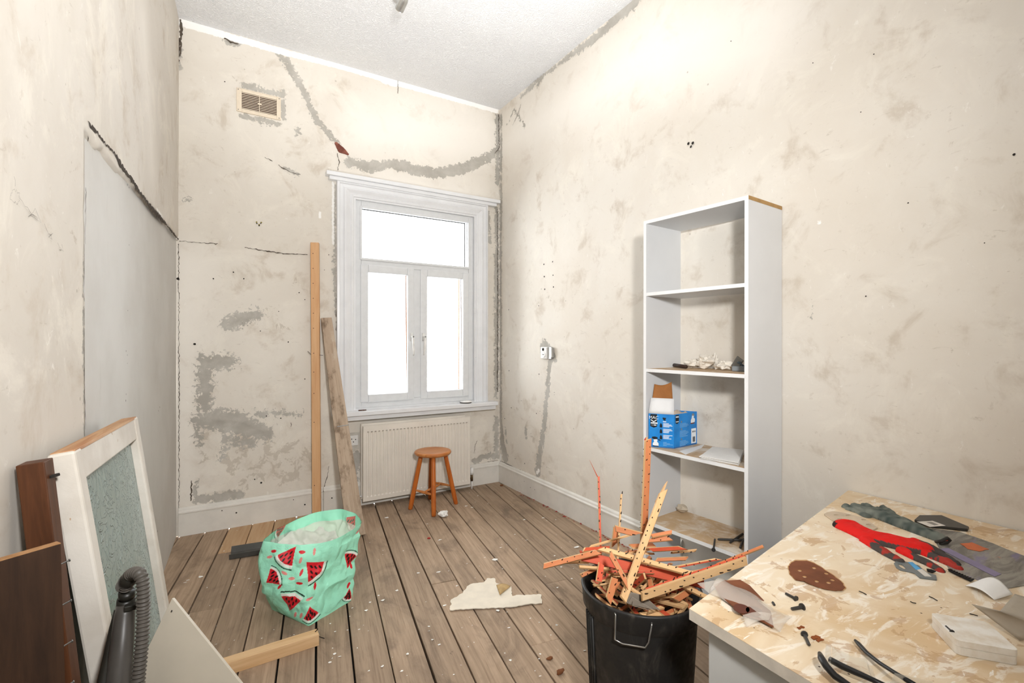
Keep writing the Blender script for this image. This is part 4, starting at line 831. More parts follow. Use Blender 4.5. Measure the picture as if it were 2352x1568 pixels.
mb = MB(); mb.box((-.03, -.035, -.0095), (.03, .03, .016), 0, Matrix.Translation(cg) @ Matrix.Rotation(.4, 4, 'Z')); part(mb, 'body', simple('grey_plastic', '#7d8285', .5), ct, bevel=.004)
mb = MB(); mb.box((-.004, -.02, 0), (.004, .02, .062), 0, Matrix.Translation(cg + Vector((-.005, .025, .004))) @ Matrix.Rotation(.6, 4, 'X')); part(mb, 'jaw', M_steel, ct, bevel=.001)
mb = MB(); mb.tube([cg + Vector((0, -.03, .012)), cg + Vector((-.02, -.01, .035)), cg + Vector((.01, .02, .03))], .005, 8); part(mb, 'lever', simple('blue_grey', '#52616b', .4), ct, smooth=True)
Z4 = SHZ[3] + .001
def nail(name, a, c, r_, mat, label, head=True, cat='nail', group=None):
    a, c = Vector(a), Vector(c); mb = MB(); ax = (c - a).normalized(); mb.tube([a, a.lerp(c, .96), c], [r_, r_ * .9, r_ * .25], 8)
    if head: mb.tube([a - ax * r_ * .9, a], [r_ * 2.1, r_ * 2.1], 10)
    return tag(mb.build(name, mat, smooth=False), label, cat, group)
M_iron = simple('dark_iron', '#4c4a48', 0.5, metal=0.6)
V3 = lambda p, z: Vector((p.x, p.y, z))
for (p0_, p1_, lab) in (((1648, 1238), (1706, 1240), 'long dark iron spike pointing left on the lowest shelf'), ((1676, 1246), (1706, 1226), 'dark iron spike crossing another on the lowest shelf'), ((1700, 1258), (1708, 1238), 'short dark iron spike at the right of the lowest shelf')):
    nail('iron_spike', onz(*p1_, Z4 + .008), onz(*p0_, Z4 + .006), .006, M_iron, lab, False, 'spike')
nail('bolt', onz(1639, 1262, Z4 + .006), onz(1642, 1237, Z4 + .006), .0045, M_iron, 'dark bolt with round head at the front of the lowest shelf', True, 'bolt')
tag(crumple('rubble_bit', BM @ Vector((.045, .535, Z4)), (.03, .035, .02), simple('rubble', '#c9bca8', .9), 3, amp=.6, sub=2), 'small lump of plaster rubble at the back of the lowest shelf', 'debris')

# ------------------------------------------------------------------ watermelon shopping bag
bagc = Vector((-1.965, -1.41, 0)); bag = thing('shopping_bag', bagc, 'open mint green shopping bag printed with red watermelon slices on the floor', 'bag')
base = [np.array(p) for p in ((-2.017, -1.652), (-1.783, -1.52), (-1.925, -1.265), (-2.160, -1.390))]; bc = sum(base) / 4
rimc = np.array([-1.955, -1.36]); NU, NV = 620, 190
def polyrad(ang, poly, c):
    d = np.stack([np.cos(ang), np.sin(ang)], -1); best = np.full(ang.shape, 1e9)
    for i in range(len(poly)):
        a = poly[i] - c; e = poly[(i + 1) % len(poly)] - poly[i]; den = d[..., 0] * e[1] - d[..., 1] * e[0]
        tt = (a[0] * e[1] - a[1] * e[0]) / np.where(abs(den) < 1e-9, 1e-9, den); s_ = (a[0] * d[..., 1] - a[1] * d[..., 0]) / np.where(abs(den) < 1e-9, 1e-9, den)
        ok = (tt > 0) & (s_ >= -1e-6) & (s_ <= 1 + 1e-6); best = np.where(ok & (tt < best), tt, best)
    return best
ph = np.linspace(0, 2 * np.pi, NU, endpoint=False); vv = np.linspace(0, 1, NV)
PH, VV = np.meshgrid(ph, vv)
rimpoly = [np.array(p) for p in ((-2.205, -1.445), (-2.12, -1.535), (-2.03, -1.575), (-1.93, -1.572), (-1.82, -1.535), (-1.705, -1.452), (-1.715, -1.32), (-1.78, -1.19), (-1.90, -1.125), (-2.02, -1.145), (-2.12, -1.25))]
rb_ = polyrad(ph, base, bc); rr_ = polyrad(ph, rimpoly, rimc)
for _ in range(4): rr_ = (np.roll(rr_, 3) + rr_ + np.roll(rr_, -3)) / 3
for _ in range(3): rb_ = (np.roll(rb_, 2) + rb_ + np.roll(rb_, -2)) / 3
sm = VV ** 0.8
rad_ = rb_[None] * (1 - sm) + rr_[None] * sm; cen = bc[None, None] * (1 - sm[..., None]) + rimc[None, None] * sm[..., None]
bul = np.sin(np.pi * np.clip(VV, 0, 1)) ** 0.8; rad_ = rad_ + bul * (0.008 + 0.050 * np.clip(np.cos(PH - 3.3), 0, 1) - 0.012 * np.clip(np.cos(PH + 0.35), 0, 1))
P = np.stack([cen[..., 0] + rad_ * np.cos(PH), cen[..., 1] + rad_ * np.sin(PH), VV * (0.372 + 0.012 * np.sin(PH * 2 + 0.6) + 0.016 * np.clip(np.cos(PH - 0.3), 0, 1))], -1)
nz = vnoise(P, 9) * 0.018 + vnoise(P + 4, 21) * 0.010 + vnoise(P + 9, 48) * 0.004 - 0.034 * np.abs(vnoise(P + 2, 11)) + 0.024 * np.abs(vnoise(P * np.array([1, 1, .6]) + 7, 22))
nz = nz * np.clip(VV * 6, 0.15, 1) * np.clip((1 - VV) * 8, 0.35, 1)
P[..., 0] += nz * np.cos(PH); P[..., 1] += nz * np.sin(PH)
Nn = np.stack([np.cos(PH), np.sin(PH), PH * 0], -1)
U, V_, Zd = project(P)
facing = ((P - CAM) * Nn).sum(-1) < 0
col = np.zeros(P.shape[:2] + (3,)); mint = np.array(srgb('#a2ebcc')[:3]); col[:] = mint
red = np.array(srgb('#d5202c')[:3]); wht = np.array(srgb('#eef3ea')[:3]); drk = np.array(srgb('#16321f')[:3]); seed = np.array(srgb('#1c0d0d')[:3]); pnk = np.array(srgb('#e58f86')[:3])
def surf(u, v, backside=False):
    d = (U - u) ** 2 + (V_ - v) ** 2 + np.where(facing != backside, 0, 1e9); i = np.unravel_index(np.argmin(d), d.shape); return P[i], i
def slice_(apex, arc, half, backside=False):
    A, ia = surf(*apex, backside); B, ib = surf(*arc, backside); ax = B - A; Rr = np.linalg.norm(ax); ax = ax / Rr; Rr = min(Rr, 0.125)
    n = Nn[ib]; n = n - ax * n.dot(ax); n = n / np.linalg.norm(n); si = np.cross(n, ax); D = P - A; x = D @ ax; y = D @ si; zz = D @ n
    r_ = np.hypot(x, y); an = np.abs(np.arctan2(y, x)); near = (np.abs(zz) < 0.10) & ((Nn @ n) > 0.2) & (an < half)
    col[near & (r_ < Rr * 0.80)] = red; col[near & (r_ >= Rr * .80) & (r_ < Rr * .92)] = wht; col[near & (r_ >= Rr * .955) & (r_ < Rr)] = drk
    for fr_s, ta in ((.32, 0.0), (.50, -.45), (.50, .3), (.68, -.62), (.70, -.12), (.66, .55)):
        sx_, sy_ = Rr * fr_s * math.cos(ta * half), Rr * fr_s * math.sin(ta * half)
        e = ((x - sx_) / .0105) ** 2 + ((y - sy_) / .0045) ** 2; col[near & (e < 1)] = seed
def drop(c, ang, colr):
    A, ia = surf(*c); n = Nn[ia]; h = np.array([-n[1], n[0], 0]); up_ = np.array([0, 0, 1.0]); D = P - A; x = D @ h; y = D @ up_; x, y = x * math.cos(ang) + y * math.sin(ang), -x * math.sin(ang) + y * math.cos(ang)
    ok = (np.linalg.norm(D, axis=-1) < .04) & ((x / .016) ** 2 + (y / .0065) ** 2 < 1); col[ok] = colr
for a_, b_, h_ in (((680, 1256), (644, 1303), .52), ((705, 1292), (738, 1325), .62), ((665, 1404), (675, 1354), .50), ((712, 1394), (716, 1432), .55), ((612, 1340), (644, 1316), .75), ((798, 1306), (812, 1264), .5), ((803, 1352), (794, 1384), .55)): slice_(a_, b_, h_)
for a_, b_, h_ in (((655, 1205), (628, 1234), .6), ((818, 1186), (800, 1216), .8)): slice_(a_, b_, h_, True)
for c_, an, cc in (((628, 1267), .1, red), ((694, 1269), -.2, red), ((693, 1316), 1.2, red), ((642, 1349), .8, red), ((688, 1341), -.2, red), ((723, 1347), 1.5, red), ((722, 1268), 1.4, pnk), ((690, 1289), 1.3, pnk), ((652, 1317), -.6, pnk), ((670, 1330), 0, pnk), ((711, 1377), .1, pnk), ((619, 1281), .2, pnk), ((678, 1413), 1.2, pnk), ((692, 1415), 1.2, pnk), ((822, 1222), .4, pnk), ((806, 1300), 1.3, red), ((800, 1346), 1, red)): drop(c_, an, cc)
me = bpy.data.meshes.new('bag_skin'); idx = np.arange(NU * NV).reshape(NV, NU)
q = np.stack([idx[:-1], np.roll(idx[:-1], -1, 1), np.roll(idx[1:], -1, 1), idx[1:]], -1).reshape(-1, 4)
Pl = P - np.array(bagc)
def npmesh(name, verts, quads):
    me = bpy.data.meshes.new(name); me.vertices.add(len(verts)); me.vertices.foreach_set('co', verts.astype(np.float32).ravel()); k = quads.shape[1]
    me.loops.add(quads.size); me.loops.foreach_set('vertex_index', quads.ravel().astype(np.int32)); me.polygons.add(len(quads)); me.polygons.foreach_set('loop_start', np.arange(0, quads.size, k, dtype=np.int32)); me.polygons.foreach_set('use_smooth', np.ones(len(quads), bool)); me.update(calc_edges=True); return me
def vcol(me, c, name='print'):
    a = me.attributes.new(name, 'FLOAT_COLOR', 'POINT'); a.data.foreach_set('color', np.concatenate([c.reshape(-1, 3), np.ones((c.size // 3, 1))], 1).astype(np.float32).ravel())
me = npmesh('bag_skin', Pl.reshape(-1, 3), q); vcol(me, col)
t = NT('printed_bag'); cc, _ = t.attr('print'); t.fin(cc, 0.42, 0, 0.35); t.bump(t.noise(t.coord(), 34, 5, .65, 1.2), .55, .007); me.materials.append(t.m); link('bag_skin', me, bag)
# lining: a pale inner skin with the print showing through, and a mint hem inside the rim
ins = P.copy(); ins[..., 0] -= 0.003 * np.cos(PH); ins[..., 1] -= 0.003 * np.sin(PH); lc = col * 0.22 + np.array(srgb('#d9dccd')[:3]) * 0.78; lc[VV > 0.86] = (col * 0.8 + mint * .2)[VV > 0.86]
me = npmesh('lining', (ins - np.array(bagc)).reshape(-1, 3), q[:, ::-1]); vcol(me, lc); t = NT('bag_lining'); cc, _ = t.attr('print'); t.fin(cc, 0.55, 0, 0.25); me.materials.append(t.m); link('lining', me, bag)
# rubble sack contents: white bunched liner
nx = 60; gx, gy = np.meshgrid(np.linspace(-1, 1, nx), np.linspace(-1, 1, nx)); rr2 = np.hypot(gx, gy); s_ = np.minimum(1, np.maximum(abs(gx), abs(gy)) / np.maximum(rr2, 1e-6))
gx, gy = gx * s_, gy * s_; an = np.arctan2(gy, gx); rl = np.hypot(gx, gy); rimr = np.interp(np.mod(an, 2 * np.pi), np.append(ph, 2 * np.pi), np.append(rr_, rr_[0])) * 0.93
X = rimc[0] + rl * rimr * np.cos(an); Y = rimc[1] + rl * rimr * np.sin(an); Z = 0.25 + 0.05 * rl ** 2 + 0.05 * vnoise(np.stack([X, Y, X * 0], -1), 11) + 0.03 * vnoise(np.stack([X, Y, X * 0 + 5], -1), 26)
i_ = np.arange(nx * nx).reshape(nx, nx); q2 = np.stack([i_[:-1, :-1], i_[:-1, 1:], i_[1:, 1:], i_[1:, :-1]], -1).reshape(-1, 4)
me = npmesh('inner_liner', (np.stack([X, Y, Z], -1) - np.array(bagc)).reshape(-1, 3), q2); me.materials.append(simple('white_liner', '#d5d6cc', 0.5, var=0.05)); link('inner_liner', me, bag)
me = npmesh('bottom', np.array([[p[0] - bagc.x, p[1] - bagc.y, 0.001] for p in base]), np.array([[0, 1, 2, 3]])); me.materials.append(simple('mint_base', '#5cae88', .5)); link('bottom', me, bag)

# ------------------------------------------------------------------ black bin
BC = Vector((-1.145, -2.995, 0)); BR_ = 0.192; BZ = 0.56
bn_ = thing('dustbin', BC, 'black plastic dustbin full of orange gripper rods beside the desk', 'bin')
t = NT('black_bin_plastic'); n1 = t.noise(t.coord('Object', (1, 1, .35)), 14, 6, .7, .6); n2 = t.noise(t.coord(), 40, 4, .6)
t.fin(t.mix(t.math('MULTIPLY', t.ramp(n1, .5, .78), .6), srgb('#262524'), srgb('#6b645b')), t.ramp(n2, .3, .7, .42, .62), 0, .4); M_bin = t.m
mb = MB(); mb.lathe([(0.0, 0.004), (0.150, 0.004), (0.156, 0.0), (0.160, 0.01), (0.186, BZ - 0.075), (0.187, BZ - .07), (0.197, BZ - .06), (0.200, BZ - .012), (0.203, BZ - .004), (0.200, BZ), (0.192, BZ - .001), (0.190, BZ - .02), (0.180, BZ - .08), (0.155, 0.012), (0.0, 0.012)], 72, M=Matrix.Translation(BC)); part(mb, 'body', M_bin, bn_, smooth=True, bevel=0)
for ang in (2.83, 2.9, 2.97, 3.04, 3.11):     # moulded ribs on the left side
    mb = MB(); a_ = ang - .18; mb.tube([BC + Vector((.1665 * math.cos(a_), .1665 * math.sin(a_), .06)), BC + Vector((.187 * math.cos(a_), .187 * math.sin(a_), BZ - .08))], .004, 6); part(mb, 'rib', M_bin, bn_, smooth=True)
hd = []
for u, v, rr in ((1412, 1405, .198), (1414, 1412, .203), (1412, 1468, .206), (1430, 1478, .206), (1482, 1487, .206), (1490, 1475, .206), (1497, 1436, .203), (1497, 1429, .198)):
    d = ray(u, v); o_ = np.array(CAM) - np.array(BC); A_ = d[0] ** 2 + d[1] ** 2; B_ = 2 * (o_[0] * d[0] + o_[1] * d[1]); C_ = o_[0] ** 2 + o_[1] ** 2 - rr ** 2; tt = (-B_ - math.sqrt(max(0, B_ * B_ - 4 * A_ * C_))) / (2 * A_); hd.append(Vector(CAM + tt * d))
mb = MB(); mb.tube(hd, .0028, 8); part(mb, 'handle', simple('wire_handle', '#b9b7b2', .3, metal=.9), bn_, smooth=True)
mb = MB(); mb.lathe([(0.0, BZ - .07), (.183, BZ - .075)], 40, M=Matrix.Translation(BC)); part(mb, 'dark_fill', simple('bin_fill', '#3a2a20', .95), bn_)

# gripper rods ---------------------------------------------------------------
M_rw = woodmat('gripper_wood', '#d9b384', '#c0935f', axis=0); M_rr = woodmat('gripper_red', '#c9583a', '#a8402a', axis=0, rough=.5); M_ro = woodmat('gripper_orange', '#cf8759', '#b5643d', axis=0, rough=.55); M_rd = woodmat('gripper_deepred', '#b8341f', '#8f2616', axis=0, rough=.5)
M_nail = simple('rod_nail', '#2f2925', .5, metal=.4)
from mathutils.bvhtree import BVHTree
def subtree_bvh(root):
    vs, ps = [], []
    bpy.context.view_layer.update()
    for c_ in root.children:
        if c_.type == 'MESH': b0_ = len(vs); vs += [c_.matrix_world @ v.co for v in c_.data.vertices]; ps += [[b0_ + i for i in p.vertices] for p in c_.data.polygons]
    return BVHTree.FromPolygons(vs, ps)
PLACED = [(None, None, subtree_bvh(bn_))]
def boxtree(a, c, w, th, normal):
    a, c = Vector(a), Vector(c); ax = (c - a).normalized(); N = Vector(normal); N = (N - ax * N.dot(ax)).normalized(); S = N.cross(ax); a = a - ax * .02; c = c + ax * .02; w *= .5; th *= .52
    vs = [p + S * i * w + N * k * th for p in (a, c) for i, k in ((-1, -1), (1, -1), (1, 1), (-1, 1))]
    lo = Vector(map(min, *vs)); hi = Vector(map(max, *vs)); return lo, hi, BVHTree.FromPolygons(vs, [(0, 1, 2, 3), (7, 6, 5, 4), (0, 4, 5, 1), (1, 5, 6, 2), (2, 6, 7, 3), (3, 7, 4, 0)])
DESK_EDGE = (onz(1583, 1397, .74), onz(1950, 1125, .74))
def over_desk(p): a, b_ = DESK_EDGE; return (b_ - a).x * (p - a).y - (b_ - a).y * (p - a).x < .004 and p.x > a.x - .03 and p.z < .765
def is_free(t_, ends):
    if any(over_desk(p) for p in ends): return False
    lo, hi, tr_ = t_
    for l2, h2, t2 in PLACED:
        if l2 is not None and (lo.x > h2.x or lo.y > h2.y or lo.z > h2.z or hi.x < l2.x or hi.y < l2.y or hi.z < l2.z): continue
        if tr_.overlap(t2): return False
    return True
def rod(a, c, w, th, normal, mats, label, rng, group=None, nails=True, pointed=False):
    """mats: (wide faces, narrow faces)"""
    a, c = Vector(a), Vector(c); ax = (c - a).normalized(); N = Vector(normal); N = (N - ax * N.dot(ax)).normalized(); S = N.cross(ax); L = (c - a).length
    M = Matrix((ax, S, N)).transposed().to_4x4(); M.translation = a
    mb = MB(); j = lambda k: rng.uniform(-k, k); e0 = [j(.018) for _ in range(2)]; e1 = [j(.018) for _ in range(2)]
    k1 = .25 if pointed else 1
    vs = [(e0[0], -w / 2, -th / 2), (L + e1[0], -w / 2 * k1, -th / 2), (L + e1[1], w / 2 * k1, -th / 2), (e0[1], w / 2, -th / 2), (e0[0] + .002, -w / 2 + th * .3, th / 2), (L + e1[0], (-w / 2 + th * .3) * k1, th / 2), (L + e1[1], (w / 2 - th * .3) * k1, th / 2), (e0[1] + .002, w / 2 - th * .3, th / 2)]
    mb.add(vs, [(0, 3, 2, 1), (4, 5, 6, 7)], 0); mb.add(vs, [(0, 1, 5, 4), (1, 2, 6, 5), (2, 3, 7, 6), (3, 0, 4, 7)], 1)
    o = mb.build('gripper_rod', list(mats)); o.location = a; o.rotation_euler = M.to_euler(); tag(o, label, 'gripper rod', group)
    if nails:
        nb = MB(); x = .02
        while x < L - .01:
            y = w * (.22 if int(x * 60) % 2 else -.22); h_ = rng.choice((.0035, .004, .012)); nb.tube([(x, y, th / 2 - .001), (x + h_ * .5, y + h_ * .2, th / 2 + h_)], [.0022, .0012], 5); x += rng.uniform(.016, .034)
        q_ = nb.build('nails', M_nail, o); tag(q_, kind='stuff')
    return o
rr = random.Random(4); CV = Vector((math.sin(YAW), math.cos(YAW), 0)); toC = -CV
WO = (M_rw, M_rw); RO = (M_rr, M_rw); OO = (M_ro, M_rw); DR = (M_rd, M_rw)
def prod(p0_, d0, p1_, d1, wpx, th, nrm, mats, label, **k):
    for o_ in [x * sg for x in [i * .012 for i in range(16)] for sg in (1, -1)]:
        a, c = dep(*p0_, d0 + o_), dep(*p1_, d1 + o_); w = wpx * (d0 + d1) / 2 / FPX; t_ = boxtree(a, c, w, th, nrm)
        if is_free(t_, (a, c)): break
    else: a, c = dep(*p0_, d0), dep(*p1_, d1); t_ = boxtree(a, c, w, th, nrm)
    PLACED.append(t_); return rod(a, c, w, th, nrm, mats, label, rr, **k)
prod((1478, 1262), 1.74, (1489, 1004), 1.76, 17, .008, toC + Vector((.25, 0, 0)), OO, 'tallest orange gripper rod standing upright in the bin')
prod((1472, 1262), 1.748, (1483, 1004), 1.77, 7, .008, toC + Vector((-.8, 0.5, 0)), DR, 'narrow deep red rod strip against the tallest upright rod')
prod((1432, 1376), 1.46, (1524, 1128), 1.70, 17, .008, toC + Vector((0, 0, .5)), WO, 'long pale wood gripper rod slanting across the front of the heap', pointed=False)
prod((1512, 1150), 1.69, (1531, 1106), 1.71, 12, .006, toC, WO, 'splintered pale tip above the long slanting rod', pointed=True, nails=False)
prod((1381, 1325), 1.70, (1375, 1092), 1.82, 6, .005, toC, RO, 'thin red gripper rod standing at the left of the heap')
prod((1374, 1098), 1.82, (1355, 1058), 1.82, 2.5, .002, toC, DR, 'fine red splinter bent off the top of the thin rod', nails=False, pointed=True)
prod((1417, 1318), 1.68, (1428, 1125), 1.80, 5, .005, toC, WO, 'thin pale rod standing behind the heap')
prod((1411, 1255), 1.76, (1415, 1217), 1.77, 14, .007, toC, OO, 'short stub of rod standing up at the back left of the heap', nails=False)
prod((1468, 1372), 1.47, (1712, 1289), 1.54, 20, .010, toC + Vector((0, 0, .25)), WO, 'long pale rod reaching right towards the desk')
prod((1490, 1352), 1.50, (1710, 1277), 1.555, 9, .010, Vector((0, 0, 1)) + toC * .6, RO, 'red rod lying along the top of the long right hand rod')
prod((1655, 1293), 1.60, (1745, 1257), 1.55, 8, .006, Vector((0, 0, 1)) + toC, OO, 'thin rod poking out furthest to the right')
prod((1340, 1277), 1.61, (1608, 1338), 1.60, 22, .006, toC + Vector((0, 0, .45)), (M_rr, M_rr), 'wide red painted rod lying across the middle of the heap', nails=False)
prod((1375, 1258), 1.60, (1592, 1318), 1.56, 13, .008, toC + Vector((0, 0, .8)), WO, 'long pale rod sloping down to the right across the heap')
prod((1256, 1298), 1.62, (1372, 1268), 1.60, 13, .008, toC + Vector((0, 0, .5)), OO, 'rod sticking out furthest to the left over the floor')
prod((1262, 1290), 1.63, (1350, 1289), 1.60, 8, .006, toC + Vector((0, 0, 1)), WO, 'pale rod beneath the one sticking out furthest left')
prod((1402, 1272), 1.50, (1440, 1340), 1.46, 12, .008, toC, OO, 'short orange rod leaning behind the long slanting rod')
prod((1398, 1378), 1.475, (1414, 1322), 1.50, 17, .006, toC, OO, 'orange stub hanging over the front rim of the bin')
prod((1374, 1345), 1.53, (1380, 1305), 1.56, 15, .006, toC, RO, 'red stub above the left rim of the bin')
prod((1560, 1340), 1.58, (1625, 1372), 1.50, 12, .008, toC + Vector((0, 0, .6)), WO, 'pale rod dipping towards the near desk corner')
prod((1550, 1378), 1.52, (1592, 1352), 1.56, 15, .006, toC + Vector((0, 0, .3)), OO, 'broken orange end inside the right side of the bin', nails=False)
prod((1350, 1257), 1.66, (1470, 1222), 1.74, 5, .005, toC, WO, 'thin pale rod across the back left of the heap', nails=False)
def rodlabel(c_, mats):
    u_, v_, d_ = project(np.array(c_)); col_ = {M_rw: 'pale wood', M_rr: 'red', M_ro: 'orange'}[mats[0]]
    return col_ + ' short gripper rod jumbled in the ' + ('left' if u_ < 1440 else 'middle' if u_ < 1510 else 'right') + (' back' if d_ > 1.66 else ' front') + ' of the bin heap'
for k_, (p0_, p1_, w_, m_) in enumerate((((1383, 1312), (1505, 1314), 8, RO), ((1318, 1300), (1400, 1306), 8, WO), ((1325, 1327), (1365, 1307), 10, OO), ((1336, 1262), (1400, 1258), 10, RO), ((1420, 1215), (1462, 1226), 14, OO), ((1488, 1232), (1540, 1222), 10, OO), ((1490, 1240), (1545, 1235), 12, OO), ((1500, 1262), (1570, 1258), 10, RO), ((1535, 1270), (1600, 1264), 6, WO), ((1510, 1285), (1582, 1282), 9, OO), ((1452, 1350), (1478, 1325), 14, RO), ((1470, 1356), (1500, 1330), 8, WO), ((1480, 1352), (1520, 1325), 11, OO), ((1355, 1345), (1400, 1340), 6, WO), ((1540, 1305), (1655, 1283), 6, RO), ((1560, 1318), (1690, 1300), 7, OO))):
    prod(p0_, 1.55 + .12 * rr.random(), p1_, 1.55 + .12 * rr.random(), w_, .007, toC + Vector((0, 0, rr.uniform(.2, 1))), m_, rodlabel(dep((p0_[0] + p1_[0]) / 2, (p0_[1] + p1_[1]) / 2, 1.6), m_), group=rodlabel(dep((p0_[0] + p1_[0]) / 2, (p0_[1] + p1_[1]) / 2, 1.6), m_) + ' group', nails=(k_ % 2 == 0))
for k_ in range(88):
    for _try in range(160):
        an = rr.uniform(0, 6.283); r0 = .175 * math.sqrt(rr.random()); hz = BZ - .06 + (0.21 * (1 - r0 / .2)) * rr.uniform(.1, 1)
        c_ = BC + Vector((r0 * math.cos(an), r0 * math.sin(an), hz)); hdg = rr.uniform(0, 6.283); L_ = rr.uniform(.05, .17); d_ = Vector((math.cos(hdg), math.sin(hdg), rr.uniform(-.25, .3))).normalized()
        w_ = rr.uniform(.011, .021); n_ = Vector((rr.uniform(-.6, .6), rr.uniform(-.6, .6), 1)); a_, b_ = c_ - d_ * L_ / 2, c_ + d_ * L_ / 2; t_ = boxtree(a_, b_, w_, .006, n_)
        if is_free(t_, (a_, b_)): break
    else: continue
    PLACED.append(t_); m_ = rr.choice((WO, WO, RO, OO, OO)); lb = rodlabel(c_, m_)
    rod(a_, b_, w_, .006, n_, m_, lb, rr, lb + ' group', nails=(k_ % 3 == 0))
# grey plastic trays tucked into the front of the bin
M_gp = simple('dull_grey_plastic', '#8a7f72', .5, var=.05)
for i, (pz_, sc_) in enumerate(((0, 1.0), (1, .8), (2, .6))):
    c0 = [dep(u, v, 1.50 - i * .012) for u, v in ((1432 + 10 * i, 1384 + 3 * i), (1518 - 12 * i, 1402), (1480 - 12 * i, 1368 + 12 * i), (1450 + 2 * i, 1360 + 10 * i))]
    mb = MB(); mb.prism(c0, CV * .004); tag(mb.build('plastic_tray', M_gp, bevel=.002), ('largest', 'middle', 'smallest')[i] + ' of the nested grey plastic trays inside the front rim of the bin', 'tray', 'nested trays in the bin')

# ------------------------------------------------------------------ desk
ZD = 0.740
t = NT('plaster_smeared_chipboard'); va = t.coord('Object', (1, 1, 1), (0, 0, .35)); ws = t.coord('Object', (2.2, 7, 1), (0, 0, 1.15))
n1 = t.noise(ws, 2.3, 7, .62, 1.6); n2 = t.noise(va, 9, 6, .65, .9); n3 = t.noise(va, 3, 5, .6, .5); n4 = t.noise(va, 60, 3, .6)
col_ = t.mix(t.ramp(n3, .35, .66), srgb('#e6d5ba'), srgb('#d3b68e'))
col_ = t.mix(t.math('MULTIPLY', t.ramp(n1, .50, .60), .85), col_, srgb('#eee4d4'))
col_ = t.mix(t.math('MULTIPLY', t.ramp(n2, .575, .60), .6), col_, srgb('#b89167'))
col_ = t.mix(t.math('MULTIPLY', t.ramp(t.noise(ws, 5, 5, .6, 1.0), .64, .68), .9), col_, srgb('#f4ede2'))
col_ = t.mix(t.math('MULTIPLY', t.ramp(t.voro(va, 26), .07, .045), t.ramp(t.noise(va, 4, 2), .52, .6)), col_, srgb('#4d3a28'))
t.fin(col_, .62, 0, .3); t.bump(t.math('ADD', n1, t.math('MULTIPLY', n4, .2)), .35, .004); M_desk = t.m
dk = thing('desk', (-0.7, -3.8, 0), 'white panelled desk with a plaster smeared chipboard top, right foreground', 'desk')
A_ = onz(1583, 1397, ZD); B_ = onz(1950, 1125, ZD); B_.x = -0.006
top_ = [A_, B_, Vector((-0.006, -4.75, ZD)), Vector((-1.45, -4.75, ZD))]
mb = MB(); lo_ = [p - Vector((0, 0, .027)) for p in top_]; mb.hexa(lo_ + [p - Vector((0, 0, .001)) for p in top_], 0); mb.prism([p - Vector((0, 0, .001)) for p in top_], (0, 0, .001), 1)
part(mb, 'worktop', [simple('worktop_edge', '#d9cfc0', .6, var=.06), M_desk], dk)
M_dp = simple('desk_panel_grey', '#cfcfcc', .5, var=.02, nscale=4)
mb = MB(); mb.box((-1.370, -4.70, 0), (-1.352, A_.y - .035, ZD - .027)); part(mb, 'front_panel', M_dp, dk, bevel=.001)
mb = MB(); mb.box((-0.05, -4.70, 0), (-0.032, -3.22, ZD - .027)); part(mb, 'back_panel', M_dp, dk)
mb = MB(); mb.box((-1.352, -4.70, 0), (-.05, -4.68, ZD - .027)); part(mb, 'end_panel', M_dp, dk)
Z = ZD + .0006
D = lambda u, v, h=0.0: onz(u, v, Z + h)
# --- sanding sheets
M_sand = simple('brown_sandpaper', '#7c4a30', .85, var=.12, nscale=14); M_sandb = simple('sand_rim', '#c9a070', .9)
ol = [(1811, 1302), (1817, 1293), (1828, 1288), (1853, 1288), (1870, 1294), (1884, 1302), (1900, 1313), (1917, 1324), (1934, 1338), (1942, 1350), (1936, 1355), (1916, 1356), (1893, 1352), (1875, 1347), (1860, 1341), (1846, 1334), (1828, 1332), (1814, 1318)]
hl = []
for u, v in ((1837, 1313), (1870, 1307), (1898, 1320), (1912, 1335), (1848, 1327), (1876, 1338), (1903, 1341)): c = D(u, v); hl.append(ell(c.x, c.y, .0075, .0055, .3, 10))
ss = thing('sanding_sheet', D(1876, 1322), 'brown delta sanding sheet with holes lying alone on the desk', 'sandpaper')
part_ = flat('abrasive', rough(pxz(ol, Z + .003), .0015, .006, rnd), Z + .003, .0012, M_sand, None, hl); rel(part_, ss)
cen_ = D(1876, 1322); rim_ = [(cen_.x + (p[0] - cen_.x) * 1.025, cen_.y + (p[1] - cen_.y) * 1.025) for p in rough(pxz(ol, Z), .001, .006, rnd)]; rel(flat('backing', rim_, Z, .003, M_sandb, None, hl), ss)
ol = [(1893, 1182), (1900, 1178), (1912, 1176), (1932, 1178), (1950, 1182), (1980, 1190), (2000, 1202), (2016, 1214), (2005, 1218), (1975, 1214), (1940, 1207), (1915, 1198)]
hl = []
for u, v in ((1921, 1185), (1948, 1186), (1929, 1194), (1984, 1196), (1995, 1207)): c = D(u, v); hl.append(ell(c.x, c.y, .011, .006, -.2, 10))
tag(flat('sanding_pad', rough(pxz(ol, Z + .001), .001, .01, rnd), Z + .001, .004, simple('pale_sandpad', '#cdb9a0', .7), None, hl), 'pale worn sanding pad with holes half under the red glove', 'sandpaper')
